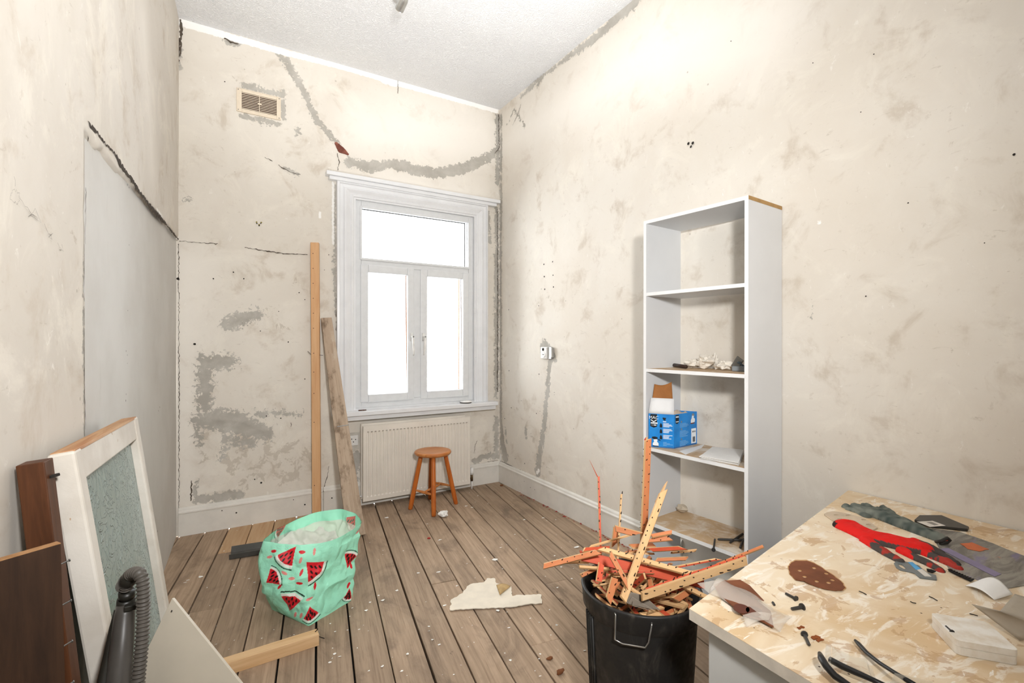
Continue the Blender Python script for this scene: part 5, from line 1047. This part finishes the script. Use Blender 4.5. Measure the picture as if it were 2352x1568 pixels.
# --- gloves: inflated outlines
def inflate(name, chains, hgt, mat, cell=.0028, parent=None, z0=Z, colfn=None, wrinkle=.003):
    """chains: lists of (x, y, r); union of capsules turned into a puffed shell lying on the desk"""
    pts = [p for c in chains for p in c]; x0 = min(p[0] - p[2] for p in pts) - .01; x1 = max(p[0] + p[2] for p in pts) + .01; y0 = min(p[1] - p[2] for p in pts) - .01; y1 = max(p[1] + p[2] for p in pts) + .01
    nx = int((x1 - x0) / cell); ny = int((y1 - y0) / cell); X, Y = np.meshgrid(np.linspace(x0, x1, nx), np.linspace(y0, y1, ny))
    D_ = np.full(X.shape, -9.0); which = np.zeros(X.shape, int); along = np.zeros(X.shape); rad = np.full(X.shape, .01)
    for ci, ch in enumerate(chains):
        n = len(ch) - 1
        for si, ((ax_, ay, ar), (bx, by, br_)) in enumerate(zip(ch[:-1], ch[1:])):
            dx, dy = bx - ax_, by - ay; k = np.clip(((X - ax_) * dx + (Y - ay) * dy) / (dx * dx + dy * dy + 1e-12), 0, 1); rr_ = ar + (br_ - ar) * k; d = rr_ - np.hypot(X - ax_ - k * dx, Y - ay - k * dy)
            m = d > D_; D_ = np.where(m, d, D_); which = np.where(m, ci, which); along = np.where(m, (si + k) / n, along); rad = np.where(m, rr_, rad)
    gy_, gx_ = np.gradient(D_, cell); gm = np.hypot(gx_, gy_) + 1e-6
    near = (D_ < 0) & (D_ > -cell * 1.5); X2 = np.where(near, X + gx_ / gm * (-D_), X); Y2 = np.where(near, Y + gy_ / gm * (-D_), Y)
    q_ = np.clip(D_ / (rad * .9), 0, 1); Hh = np.sqrt(1 - (1 - q_) ** 2) * np.minimum(hgt, rad * .85)
    Hh = Hh + q_ * wrinkle * (vnoise(np.stack([X, Y, X * 0], -1), 45) + vnoise(np.stack([X, Y, X * 0 + 3], -1), 90)) * 1.6
    ok = D_ > -cell * 1.5; idx = -np.ones(X.shape, int); idx[ok] = np.arange(ok.sum()); qd = np.stack([idx[:-1, :-1], idx[:-1, 1:], idx[1:, 1:], idx[1:, :-1]], -1).reshape(-1, 4); qd = qd[(qd >= 0).all(1)]
    V = np.stack([X2[ok], Y2[ok], z0 + np.maximum(Hh[ok], 0)], -1); me = npmesh(name, V, qd)
    if colfn is not None: vcol(me, colfn(which, along, X, Y, D_, rad)[ok])
    me.materials.append(mat); return link(name, me, parent)
def ch(lst): return [(D(u, v).x, D(u, v).y, r_) for u, v, r_ in lst]
redc = np.array(srgb('#d8201b')[:3]); gryc = np.array(srgb('#4b4440')[:3]); dred = np.array(srgb('#a3362c')[:3])
rch = [ch([(1948, 1211, .047), (1972, 1224, .039), (2000, 1236, .044), (2040, 1245, .052), (2085, 1256, .050), (2110, 1262, .044)]),
       ch([(1990, 1243, .020), (2015, 1260, .017), (2040, 1275, .016), (2066, 1289, .0135)]),
       ch([(2075, 1268, .020), (2105, 1284, .0155), (2135, 1297, .015), (2160, 1311, .0115)]),
       ch([(2110, 1266, .019), (2145, 1281, .0155), (2175, 1293, .0155), (2200, 1306, .013)]),
       ch([(2115, 1256, .018), (2150, 1270, .0145), (2180, 1286, .014), (2196, 1296, .012)]),
       ch([(2100, 1246, .018), (2130, 1255, .014), (2160, 1270, .013)])]
def redcol(w, al, X, Y, D_, rad):
    n = vnoise(np.stack([X, Y, X * 0], -1), 60) + .6 * vnoise(np.stack([X, Y, X * 0 + 2], -1), 25); c = np.zeros(X.shape + (3,)); c[:] = redc
    fing = (w > 0) & (w < 4); m = fing & (al > .28 + .25 * n); c[m] = gryc; m = fing & (al > .45) & (n > .05); c[m] = dred
    m = (w >= 4) & (al > .35 + .3 * n); c[m] = gryc * .9; m = (w == 0) & (D_ < rad * .16) & (al > .45); c[m] = gryc; c[(w == 0) & (al <= .001) & (D_ < .009)] = np.array(srgb('#2a1c1a')[:3]); return c
t = NT('glove_knit'); cc, _ = t.attr('print'); t.fin(cc, .8, 0, .2); t.bump(t.noise(t.coord(), 420, 2, .5), .3, .0012); M_knit = t.m
gl_ = thing('work_glove', D(2040, 1245), 'bright red knitted work glove with grey coated fingers on the desk', 'glove'); o = inflate('glove_shell', rch, .024, M_knit, colfn=redcol); rel(o, gl_)
gch = [ch([(2012, 1182, .042), (2045, 1194, .040), (2080, 1209, .035), (2120, 1225, .029), (2156, 1239, .025)]), ch([(2000, 1180, .016), (1970, 1172, .015), (1942, 1165, .014)]), ch([(2005, 1176, .016), (1985, 1168, .014), (1962, 1161, .013)]),
       ch([(2020, 1174, .016), (2003, 1168, .014), (1985, 1161, .013)]), ch([(2045, 1180, .018), (2035, 1172, .015), (2028, 1167, .013)]), ch([(1990, 1186, .016), (1975, 1178, .014), (1950, 1170, .013)])]
gA, gB = np.array(srgb('#7c7f75')[:3]), np.array(srgb('#34403d')[:3])
def grncol(w, al, X, Y, D_, rad):
    n = np.clip(.5 + vnoise(np.stack([X, Y, X * 0], -1), 28) + .7 * vnoise(np.stack([X, Y, X * 0 + 2], -1), 70), 0, 1)[..., None]; return gA * n + gB * (1 - n)
gg = thing('work_glove', D(2080, 1210), 'dark grey green work glove behind the red one on the desk', 'glove'); o = inflate('glove_shell', gch, .026, M_knit, colfn=grncol, wrinkle=.004); rel(o, gg)
mb = MB(); mb.tube([D(2150, 1244, .006), D(2162, 1242, .018), D(2176, 1235, .022), D(2182, 1240, .012), D(2176, 1245, .006), D(2160, 1248, .006)], .005, 8); part(mb, 'cuff_hem', simple('dark_hem', '#33302c', .7), gg, smooth=True)
mb = MB(); mb.prism([D(2158, 1244, .008), D(2172, 1239, .012), D(2180, 1241, .010), D(2170, 1246, .007)], (0, 0, .002)); part(mb, 'cuff_inside', simple('orange_lining', '#a8412c', .8), gg)
# --- flat items at the back of the desk
pk = thing('packet', D(2150, 1203), 'flat black packet with a white label at the back of the desk', 'packet')
o = flat('sleeve', pxz([(2100, 1199), (2112, 1188), (2163, 1188), (2226, 1215), (2223, 1221), (2138, 1212)], Z), Z, .010, simple('black_plastic', '#35332f', .35), None, bevel=.003); rel(o, pk)
o = flat('label', pxz([(2106, 1198), (2142, 1196), (2172, 1207), (2136, 1210)], Z + .010), Z + .0102, .0006, simple('label_white', '#d9d2c8', .6)); rel(o, pk)
o = flat('barcode', pxz([(2128, 1199), (2140, 1198.5), (2156, 1205), (2146, 1206)], Z + .0108), Z + .0109, .0004, simple('label_grey', '#8a857e', .6)); rel(o, pk)
t = NT('printed_plastic'); v_ = t.coord('Object', (2, 9, 1), (0, 0, .5)); n1 = t.noise(v_, 3, 6, .7, .8); n2 = t.noise(t.coord(), 12, 5, .7); n3 = t.noise(t.coord('Object', (1, 3, 1)), 5, 4)
c_ = t.mix(t.ramp(n1, .4, .65), srgb('#8f8a80'), srgb('#5d5953')); c_ = t.mix(t.math('MULTIPLY', t.ramp(n3, .58, .66), .7), c_, srgb('#6d6590')); c_ = t.mix(t.ramp(n2, .66, .72), c_, srgb('#c4673c')); t.fin(c_, .35, 0, .5); t.bump(n1, .4, .004)
tag(flat('plastic_wrapper', rough(pxz([(2140, 1214), (2205, 1222), (2280, 1248), (2347, 1275), (2420, 1300), (2440, 1338), (2352, 1345), (2305, 1353), (2240, 1330), (2182, 1312), (2157, 1266)], Z), .002, .03, rnd), Z, .0016, t.m), 'crumpled grey printed plastic wrapper spread at the right of the desk', 'wrapper')
o = flat('orange_tag', rough(pxz([(2205, 1250), (2232, 1247), (2272, 1263), (2250, 1268), (2222, 1262)], Z), .003, .015, rnd), Z + .0022, .0008, simple('orange_print', '#c8683c', .5)); tag(o, 'torn orange printed tag lying on the grey wrapper', 'tag')
o = flat('purple_leaflet', pxz([(2158, 1262), (2178, 1260), (2300, 1320), (2285, 1326)], Z), Z + .0020, .0008, simple('purple_print', '#8a7f9c', .5)); tag(o, 'narrow mauve printed strip lying on the grey wrapper', 'leaflet')
bl = thing('blister_card', D(2100, 1310), 'small grey blister card with a blue stripe by the red glove fingers', 'packaging')
M_bl = simple('grey_blister', '#6d7373', .3); o = flat('card', pxz([(2053, 1295), (2058, 1290), (2073, 1289), (2110, 1300), (2130, 1317), (2150, 1322), (2152, 1333), (2112, 1328), (2101, 1318), (2088, 1314), (2068, 1310), (2058, 1304)], Z), Z, .003, M_bl, None, [pxz([(2063, 1296), (2072, 1298), (2082, 1307), (2076, 1308), (2067, 1303)], Z)], bevel=.0008); rel(o, bl)
o = flat('blue_stripe', pxz([(2085, 1293), (2096, 1293), (2115, 1309), (2104, 1311)], Z), Z + .0032, .0005, simple('stripe_blue', '#4aa3d8', .4)); rel(o, bl)
o = flat('label', pxz([(2106, 1311), (2118, 1309), (2140, 1327), (2124, 1326)], Z), Z + .0032, .0006, simple('label_white', '', 0)); rel(o, bl)
o = flat('hook_slot', pxz([(2128, 1309), (2140, 1311), (2150, 1315), (2142, 1318), (2130, 1315)], Z), Z + .0032, .002, M_black); rel(o, bl)
jb = [(2178, 1312), (2183, 1310), (2236, 1334), (2230, 1338)]
teeth = []
a0, a1 = D(2183, 1309), D(2238, 1333); n_ = 9
for i in range(n_):
    p = a0.lerp(a1, i / n_); q_ = a0.lerp(a1, (i + .5) / n_); s_ = (a1 - a0).normalized(); pr = Vector((-s_.y, s_.x, 0)); pr = pr if pr.y > 0 else -pr; teeth += [(p.x, p.y), (p.x + pr.x * .010, p.y + pr.y * .010), (q_.x + pr.x * .010, q_.y + pr.y * .010), (q_.x, q_.y)]
a2, a3 = D(2230, 1338), D(2178, 1313); tag(flat('saw_blade', teeth + [(a1.x, a1.y), (a2.x, a2.y), (a3.x, a3.y)], Z + .0025, .0018, M_black), 'black toothed blade strip between the glove and the white paper', 'blade')
# --- papers right
a, b_, c, d = D(2217, 1348), D(2252, 1334), D(2326, 1368, .004), D(2284, 1381)
tag(sheet('paper_sheet', [a, b_, c, d], M_paper, None, 12, 12, lambda s, t_: (0, 0, .004 + .022 * math.sin(math.pi * t_) * (.4 + .6 * s) ), .0006), 'curved white slip of paper next to the black blade', 'paper')
M_card = simple('folded_grey_card', '#a79c8c', .75, var=.04); cd = thing('folded_card', D(2300, 1430), 'folded beige card standing partly open at the right edge of the desk', 'card')
A1, A2, A3, A4 = D(2232, 1387, .03), D(2297, 1403, .05), D(2440, 1452, .05), D(2400, 1502, .004)
o = sheet('lower_leaf', [A1, A2, A3, D(2343, 1471, .003)], M_card, None, 8, 8, None, .0015); rel(o, cd)
o = sheet('upper_leaf', [A2, D(2331, 1364, .075), D(2440, 1395, .075), A3], M_card, None, 8, 8, None, .0015); rel(o, cd)
# --- white lidded box
NN, LL, RR2 = D(2197, 1503), D(2137, 1437), D(2341, 1529); FF = LL + RR2 - NN; bx = thing('plastic_box', NN.lerp(FF, .5), 'small rounded white plastic box dusted with plaster near the desk edge', 'box')
M_wb = simple('dusty_white_plastic', '#e8e3da', .5, var=.05, nscale=22, col2='#d5c8b4')
def rounded(poly, r_, z0, z1, name, mat, top_in=.004):
    b = MB(); pts = [Vector((p.x, p.y, 0)) for p in poly]; out = []
    for i in range(4):
        p, a_, c_ = pts[i], pts[i - 1], pts[(i + 1) % 4]; da = (a_ - p).normalized(); dc = (c_ - p).normalized()
        for k in range(6): t_ = k / 5; out.append((p + da * r_ * (1 - t_) ** 2 + dc * r_ * t_ ** 2))
    b.prism([Vector((p.x, p.y, z0)) for p in out], (0, 0, z1 - z0)); return rel(b.build(name, mat, bevel=top_in, seg=3), bx)
quadp = [NN, RR2, FF, LL]; rounded(quadp, .011, Z, Z + .017, 'tray', M_wb, .005); cq = NN.lerp(FF, .5); rounded([p.lerp(cq, -.01) for p in quadp], .011, Z + .0175, Z + .031, 'lid', M_wb, .005)
nail('screw', D(2186, 1450, .031), D(2172, 1437, .031), .0022, M_iron, 'short screw lying on the lid of the white plastic box', True, 'screw')
# --- screws
nail('screw', D(1827, 1374, .004), D(1804, 1362, .004), .0035, M_iron, 'black screw lying above the other two near the sanding sheet', True, 'screw')
nail('screw', D(1841, 1394, .004), D(1818, 1398, .004), .0042, M_iron, 'stubby screw lying level beside the plastic sleeve', True, 'screw')
nail('screw', D(1848, 1457, .004), D(1859, 1481, .004), .0035, M_iron, 'screw pointing towards the front edge of the desk', True, 'screw')
nail('metal_bit', D(1775, 1383, .003), D(1779, 1389, .003), .003, M_iron, 'tiny dark metal bit above the plastic sleeve', False, 'metal bit')
for i, pl in enumerate(([(1973, 1357), (1983, 1361), (1990, 1365)], [(2134, 1369), (2143, 1373), (2153, 1379)], [(2091, 1381), (2097, 1384), (2104, 1385)], [(2227, 1409), (2236, 1411), (2246, 1414)])):
    mb = MB(); mb.tube([D(u, v, .0025) for u, v in pl], .0012, 5); tag(mb.build('wire_clipping', M_dark), ('thin wire clipping right of the brown sanding sheet', 'thin wire clipping left of the curved white slip', 'bent wire clipping in the middle of the desk', 'wire clipping between the white box and the folded card')[i], 'wire', 'wire clippings')
for i, (u, v, s_) in enumerate(((1872, 1464, .012), (1882, 1470, .010), (1838, 1441, .010))): q_ = D(u, v); tag(flat('rust_flake', rough([(q_.x - s_, q_.y - s_ * .3), (q_.x + s_, q_.y - s_ * .5), (q_.x + s_ * .8, q_.y + s_ * .3), (q_.x - s_ * .7, q_.y + s_ * .4)], .002, .005, rnd), Z, .0015, simple('rust_orange', '#8a4a22', .9)), ('rust flake beside the front screw', 'rust flake right of the front screw', 'rust flake below the plastic sleeve')[i], 'debris')
# --- clear sleeve with brown sanding discs
t = NT('clear_polythene'); tr = t.new('ShaderNodeBsdfTransparent'); mx = t.new('ShaderNodeMixShader'); mx.inputs[0].default_value = .26; t.fin(srgb('#e6dccf'), .2, 0, .6); t.bump(t.noise(t.coord(), 25, 4, .6, .6), .35, .006); t.l.new(tr.outputs[0], mx.inputs[1]); t.l.new(t.bsdf.outputs[0], mx.inputs[2]); t.l.new(mx.outputs[0], t.out.inputs[0]); M_poly = t.m
sv = thing('plastic_sleeve', D(1700, 1390), 'clear plastic sleeve holding brown sanding discs at the near desk corner', 'packaging')
o = flat('sanding_disc', pxz([(1640, 1345), (1666, 1334), (1690, 1345), (1730, 1375), (1770, 1405), (1777, 1442), (1745, 1425), (1705, 1412), (1680, 1390), (1652, 1368)], Z + .006), Z + .006, .003, M_sand); rel(o, sv)
o = flat('sanding_disc', pxz([(1666, 1334), (1700, 1332), (1722, 1345), (1755, 1380), (1735, 1376), (1700, 1355)], Z + .010), Z + .010, .0015, M_sand); rel(o, sv)
for u, v in ((1703, 1398), (1732, 1404)): c = D(u, v, .0115); o = flat('sanding_disc', ell(c.x, c.y, .022, .018, .4, 18), Z + .0118, .0012, simple('sand_dark', '#64382a', .85)); rel(o, sv)
o = sheet('sleeve_film', [D(1628, 1362, .003), D(1792, 1452, .004), D(1820, 1418, .004), D(1664, 1329, .014)], M_poly, None, 26, 14, lambda s, t_: (0, 0, .016 * math.sin(math.pi * t_) * (1 - .3 * s) + .004 * math.sin(9 * s + 4 * t_)), .0004); rel(o, sv)
o = sheet('sleeve_flap', [D(1601, 1339, .014), D(1628, 1362, .004), D(1664, 1329, .015), D(1655, 1330, .018)], M_poly, None, 6, 6, None, .0004); rel(o, sv)
o = sheet('fold', [D(1706, 1412, .016), D(1772, 1409, .020), D(1766, 1424, .014), D(1715, 1440, .004)], M_poly, None, 10, 6, lambda s, t_: (0, 0, .006 * math.sin(math.pi * s)), .0004); rel(o, sv)
# --- safety glasses
sg = thing('safety_glasses', D(1990, 1545), 'black framed clear safety glasses lying folded at the front of the desk', 'glasses'); M_frm = simple('glasses_black', '#1f1f1f', .35)
def arm(name, pts, r_, mat=M_frm, flat_=None): mb = MB(); mb.tube(pts, r_, 10, flat=flat_); return part(mb, name, mat, sg, smooth=True)
arm('temple_arm', [D(1964, 1470, .010), D(1972, 1478, .010), D(1992, 1500, .012), D(2020, 1522, .016), D(2056, 1545, .024), D(2100, 1572, .030)], [.0028, .0045, .0045, .004, .004, .005])
arm('temple_arm', [D(1883, 1500, .026), D(1887, 1512, .028), D(1898, 1530, .026), D(1918, 1552, .020), D(1945, 1570, .016), D(1975, 1590, .014)], [.004, .007, .007, .007, .006, .006])
arm('brow_bar', [D(1906, 1514, .018), D(1935, 1530, .018), D(1962, 1542, .018), D(2003, 1560, .018), D(2040, 1578, .018)], [.006, .0065, .006, .005, .005])
t = NT('clear_lens'); tr = t.new('ShaderNodeBsdfTransparent'); mx = t.new('ShaderNodeMixShader'); mx.inputs[0].default_value = .22; t.fin(srgb('#d9d4c8'), .08, 0, .8); t.l.new(tr.outputs[0], mx.inputs[1]); t.l.new(t.bsdf.outputs[0], mx.inputs[2]); t.l.new(mx.outputs[0], t.out.inputs[0]); M_lens = t.m
o = sheet('lens', [D(1897, 1478, .045), D(1910, 1482, .045), D(1908, 1536, .006), D(1896, 1520, .010)], M_lens, None, 6, 6, None, .002); rel(o, sg)
o = sheet('lens', [D(1912, 1484, .040), D(1990, 1512, .040), D(2005, 1562, .006), D(1912, 1522, .012)], M_lens, None, 12, 6, lambda s, t_: (-.008 * math.sin(math.pi * s), -.008 * math.sin(math.pi * s), 0), .0015); rel(o, sg)
o = sheet('nose_bridge', [D(1993, 1524, .030), D(2002, 1535, .030), D(2016, 1572, .005), D(2004, 1568, .005)], M_lens, None, 4, 6, None, .003); rel(o, sg)
o = sheet('lens', [D(2055, 1545, .035), D(2143, 1566, .035), D(2150, 1592, .006), D(2040, 1580, .006)], M_lens, None, 12, 6, None, .0015); rel(o, sg)

# ------------------------------------------------------------------ left foreground: leaning sash, timber, vacuum, board
sash = thing('glazed_sash', (-2.55, -2.4, 0), 'old white framed sash with patterned obscure glass leaning on the left wall', 'window sash')
TR = Vector((-2.690, -2.009, 1.122)); TL = Vector((-2.712, -2.775, 1.150)); BRp = Vector((-2.545, -1.985, 0.004)); BLp = Vector((-2.570, -2.790, 0.004))
EX = (TL - TR).normalized(); EZ = (TR - BRp).normalized(); EN = EX.cross(EZ).normalized()
if EN.x < 0: EN = -EN
W_s = (TL - TR).length; H_s = (TR - BRp).length
MS = Matrix((EX, EN, EZ)).transposed().to_4x4(); MS.translation = BRp     # x from right edge to left edge, y out of the wall, z up
MS.translation = BRp
t = NT('chipped_white_paint'); n1 = t.noise(t.coord(), 18, 6, .7, .5); n2 = t.noise(t.coord(), 5, 4)
t.fin(t.mix(t.ramp(n1, .66, .70), t.mix(t.ramp(n2, .35, .65), srgb('#d8d2c8'), srgb('#c6beb2')), srgb('#a98760')), .55, 0, .3); t.bump(n1, .3, .003); M_chip = t.m
ST, TK = .055, .048
mb = MB(); mb.box((0, 0, 0), (ST, TK, H_s), 0, MS); part(mb, 'stile', M_chip, sash, bevel=.006)
mb = MB(); mb.box((W_s - ST, 0, 0), (W_s, TK, H_s), 0, MS); part(mb, 'stile', M_chip, sash, bevel=.006)
mb = MB(); mb.box((ST, 0.004, H_s - .075), (W_s - ST, TK - .004, H_s - .004), 0, MS); part(mb, 'top_rail', M_chip, sash, bevel=.003)
mb = MB(); mb.box((ST * .3, 0.004, H_s - .006), (W_s - .01, TK - .002, H_s + .002), 0, MS); part(mb, 'bare_top_edge', woodmat('bare_top', '#c9a27a', '#a9744c', axis=1), sash, bevel=.001)
mb = MB(); mb.box((ST, 0.004, 0), (W_s - ST, TK - .004, .09), 0, MS); part(mb, 'bottom_rail', M_chip, sash, bevel=.003)
t = NT('obscure_glass'); v_ = t.coord('Object', (1, 1, 1)); sw = t.noise(v_, 13, 2, .45, 3.2); band = t.math('ABSOLUTE', t.math('SUBTRACT', sw, .5)); l_ = t.ramp(band, .0, .035, 1, 0); band2 = t.ramp(t.math('ABSOLUTE', t.math('SUBTRACT', t.noise(v_, 9, 2, .5, 2.2), .47)), 0, .03, 1, 0)
t.fin(t.mix(t.ramp(t.noise(v_, 3, 3), .3, .7), srgb('#9db0ab'), srgb('#93a6a1')), .22, 0, .5); t.bump(t.math('ADD', l_, band2), .8, .006); t.bsdf.inputs['Transmission Weight'].default_value = .18
mb = MB(); mb.box((ST - .005, .018, .085), (W_s - ST + .005, .024, H_s - .07), 0, MS); part(mb, 'glass', t.m, sash)
# brown post and dark plank
M_dkw = woodmat('dark_stained_wood', '#643c23', '#452816', axis=2, rough=.5); M_dkb = woodmat('brown_plank', '#3e2a1c', '#2a1c13', axis=2, rough=.65)
o, _m = beam('timber_post', (-2.612, -2.826, .003), (-2.722, -2.806, 1.146), .044, .045, (.1, 1, 0), M_dkw, 'reddish brown post leaning on the wall just left of the glazed sash', 'timber')
mb = MB(); mb.tube([(0, -.028, 1.115), (0, -.0285, 1.11)], .009, 12); mb.build('bolt_hole', M_dark, o)
mb = MB(); mb.tube([(-.03, .02, .86), (-.085, .03, .845)], .0025, 6); mb.build('nail', M_dark, o)
PR = dep(120, 1252, .90); hd_ = Vector((math.sin(R(58)), math.cos(R(58)), 0)); PR = PR + Vector((.012, 0, 0)); PLf = PR - hd_ * .125
foot = Vector((PR.x + .035, PR.y + .0, .0)); lean = Vector((.035, -.05, 0))
pkk = thing('dark_plank', PR - hd_ * .1 - Vector((0, 0, PR.z)) + lean, 'dark brown plank with nails along its edge at the bottom left corner', 'plank')
mb = MB(); tn = Vector((-hd_.y, hd_.x, 0)) * .016; b0, b1 = PLf + lean, PR + lean; b0.z = b1.z = 0.002; t0, t1 = PLf.copy(), PR.copy(); t0.z = t1.z = PR.z
pts_ = [b0, b1, b1 + tn, b0 + tn, t0, t1, t1 + tn, t0 + tn]
shift = Vector((max(0, (LX + LK * b0.y + .012) - min(p.x for p in pts_)), 0, 0)) * 0
mb.hexa(pts_); o = mb.build('board', [M_dkb], bevel=.001); rel(o, pkk)
mb = MB(); mb.hexa([p + Vector((0, 0, .0005)) for p in (t0, t1, t1 + tn, t0 + tn)] + [p + Vector((0, 0, .002)) for p in (t0, t1, t1 + tn, t0 + tn)]); o = mb.build('sawn_top', woodmat('sawn_end', '#b98d63', '#a1764d')); rel(o, pkk)
nb = MB()
for k in range(9):
    p = t1.lerp(b1, .04 + k * .075) + tn * .5; nb.tube([p, p + hd_ * .014 + Vector((0, 0, .003))], [.0016, .0014], 6); nb.tube([p + hd_ * .014 + Vector((0, 0, .003)), p + hd_ * .0155 + Vector((0, 0, .003))], .003, 6)
o = nb.build('nails', M_steel, None); tag(o, kind='stuff'); rel(o, pkk)

# vacuum cleaner
M_vb = simple('vacuum_black', '#26241f', .4, var=.05); M_vg = simple('vacuum_grey', '#46423e', .38, var=.05); M_hose = simple('hose_grey', '#55504a', .45)
vc = thing('vacuum_cleaner', (-2.50, -2.86, 0), 'black vacuum cleaner handle and ribbed hose in front of the glazed sash', 'vacuum cleaner')
hp = [(289, 1350, 1.085), (291, 1335, 1.075), (298, 1321, 1.065), (310, 1315, 1.055), (321, 1319, 1.045), (327, 1335, 1.040), (329, 1370, 1.035), (329, 1411, 1.035), (327, 1455, 1.025), (323, 1505, 1.015), (317, 1566, 1.005), (312, 1640, 0.995), (306, 1720, 0.995)]
hp = [dep(*p) for p in hp]; dense = []
for i in range(len(hp) - 1):
    p0_, p1_, p2_, p3_ = hp[max(i - 1, 0)], hp[i], hp[i + 1], hp[min(i + 2, len(hp) - 1)]; n_ = max(3, int((p2_ - p1_).length / .0011))
    for k in range(n_):
        s_ = k / n_; dense.append(.5 * ((2 * p1_) + (p2_ - p0_) * s_ + (2 * p0_ - 5 * p1_ + 4 * p2_ - p3_) * s_ ** 2 + (3 * p1_ - p0_ - 3 * p2_ + p3_) * s_ ** 3))
acc = 0; rads = []
for i, p in enumerate(dense):
    if i: acc += (p - dense[i - 1]).length
    rads.append(.0116 + .0016 * math.sin(acc / .0078 * 2 * math.pi))
mb = MB(); mb.tube(dense, rads, 18); part(mb, 'hose', M_hose, vc, smooth=True)
mb = MB(); mb.tube([dep(284, 1345, 1.095), dep(293, 1333, 1.080), dep(302, 1322, 1.065)], [.0155, .0172, .0148], 16); part(mb, 'elbow', M_vb, vc, smooth=True)
mb = MB(); mb.tube([dep(291, 1358, 1.090), dep(291, 1372, 1.093)], [.0152, .0157], 18); mb.tube([dep(290, 1374, 1.093), dep(288, 1395, 1.095)], [.0172, .0178], 18); part(mb, 'collar', M_vb, vc, smooth=True)
mb = MB(); mb.tube([dep(289, 1388, 1.09), dep(286, 1411, 1.085), dep(282, 1460, 1.07), dep(275, 1530, 1.04), dep(268, 1600, 1.00), dep(262, 1680, .96)], [.0165, .019, .021, .0225, .023, .023], 18); part(mb, 'handle', M_vg, vc, smooth=True)
mb = MB(); mb.tube([dep(268, 1400, 1.09), dep(262, 1440, 1.08), dep(250, 1510, 1.05), dep(238, 1570, 1.01), dep(230, 1650, .96)], [.005, .009, .011, .0125, .013], 12); part(mb, 'trigger_strut', M_vb, vc, smooth=True)
mb = MB(); mb.box((-.012, -.008, -.006), (.012, .008, .006), 0, Matrix.Translation(dep(301, 1393, 1.080))); part(mb, 'clip', M_vb, vc, bevel=.002)
w0 = dep(262, 1680, .96); w1 = Vector((w0.x + .03, w0.y - .03, .03))
mb = MB(); mb.tube([w0, w1], [.018, .015], 14); part(mb, 'wand', M_vg, vc, smooth=True)
mb = MB(); mb.box((-.028, -.05, 0.002), (.03, .05, .034), 0, Matrix.Translation((w1.x, w1.y, 0))); part(mb, 'floor_head', M_vb, vc, bevel=.006)

# brown tube behind the board and the white board corner
q_ = dep(357, 1420, 1.92); tb = thing('cardboard_tube', (q_.x, q_.y, 0), 'dark brown tub with grey rim half hidden behind the white board corner', 'tub'); zt = dep(357, 1402, 1.92).z
mb = MB(); mb.lathe([(.046, .002), (.050, zt - .012), (.046, zt - .012), (.043, .01), (0, .01)], 28, M=Matrix.Translation((q_.x, q_.y, 0))); part(mb, 'body', simple('brown_tub', '#5f432f', .6), tb, smooth=True)
mb = MB(); mb.lathe([(.050, zt - .012), (.052, zt - .008), (.052, zt), (.046, zt), (.046, zt - .012)], 28, M=Matrix.Translation((q_.x, q_.y, 0))); part(mb, 'rim', simple('grey_rim', '#8c857b', .5), tb, smooth=True)
A0 = dep(395, 1373, 1.12); B0_ = dep(300, 1568, 1.065); C0_ = dep(552, 1568, 1.065); k1 = (A0.z - .004) / (A0.z - B0_.z); k2 = (A0.z - .004) / (A0.z - C0_.z)
Bf = A0 + (B0_ - A0) * k1; Cf = A0 + (C0_ - A0) * k2; nrm_ = (Bf - A0).cross(Cf - A0).normalized(); nrm_ = nrm_ if nrm_.dot(Vector(CAM) - A0) < 0 else -nrm_
mb = MB(); mb.prism([A0, A0 + (B0_ - A0) * 1.04, Bf.lerp(Cf, .42), Cf], nrm_ * .009); wbd = mb.build('white_board', simple('white_board', '#b5ac9c', .5, var=.03, nscale=6), bevel=.001); tag(wbd, 'pointed corner of a cream white board leaning at the bottom left', 'board')
dots('screw_hole', [(397, 1402, 2)], lambda u, v: dep(u, v, 1.110), -nrm_, wbd)
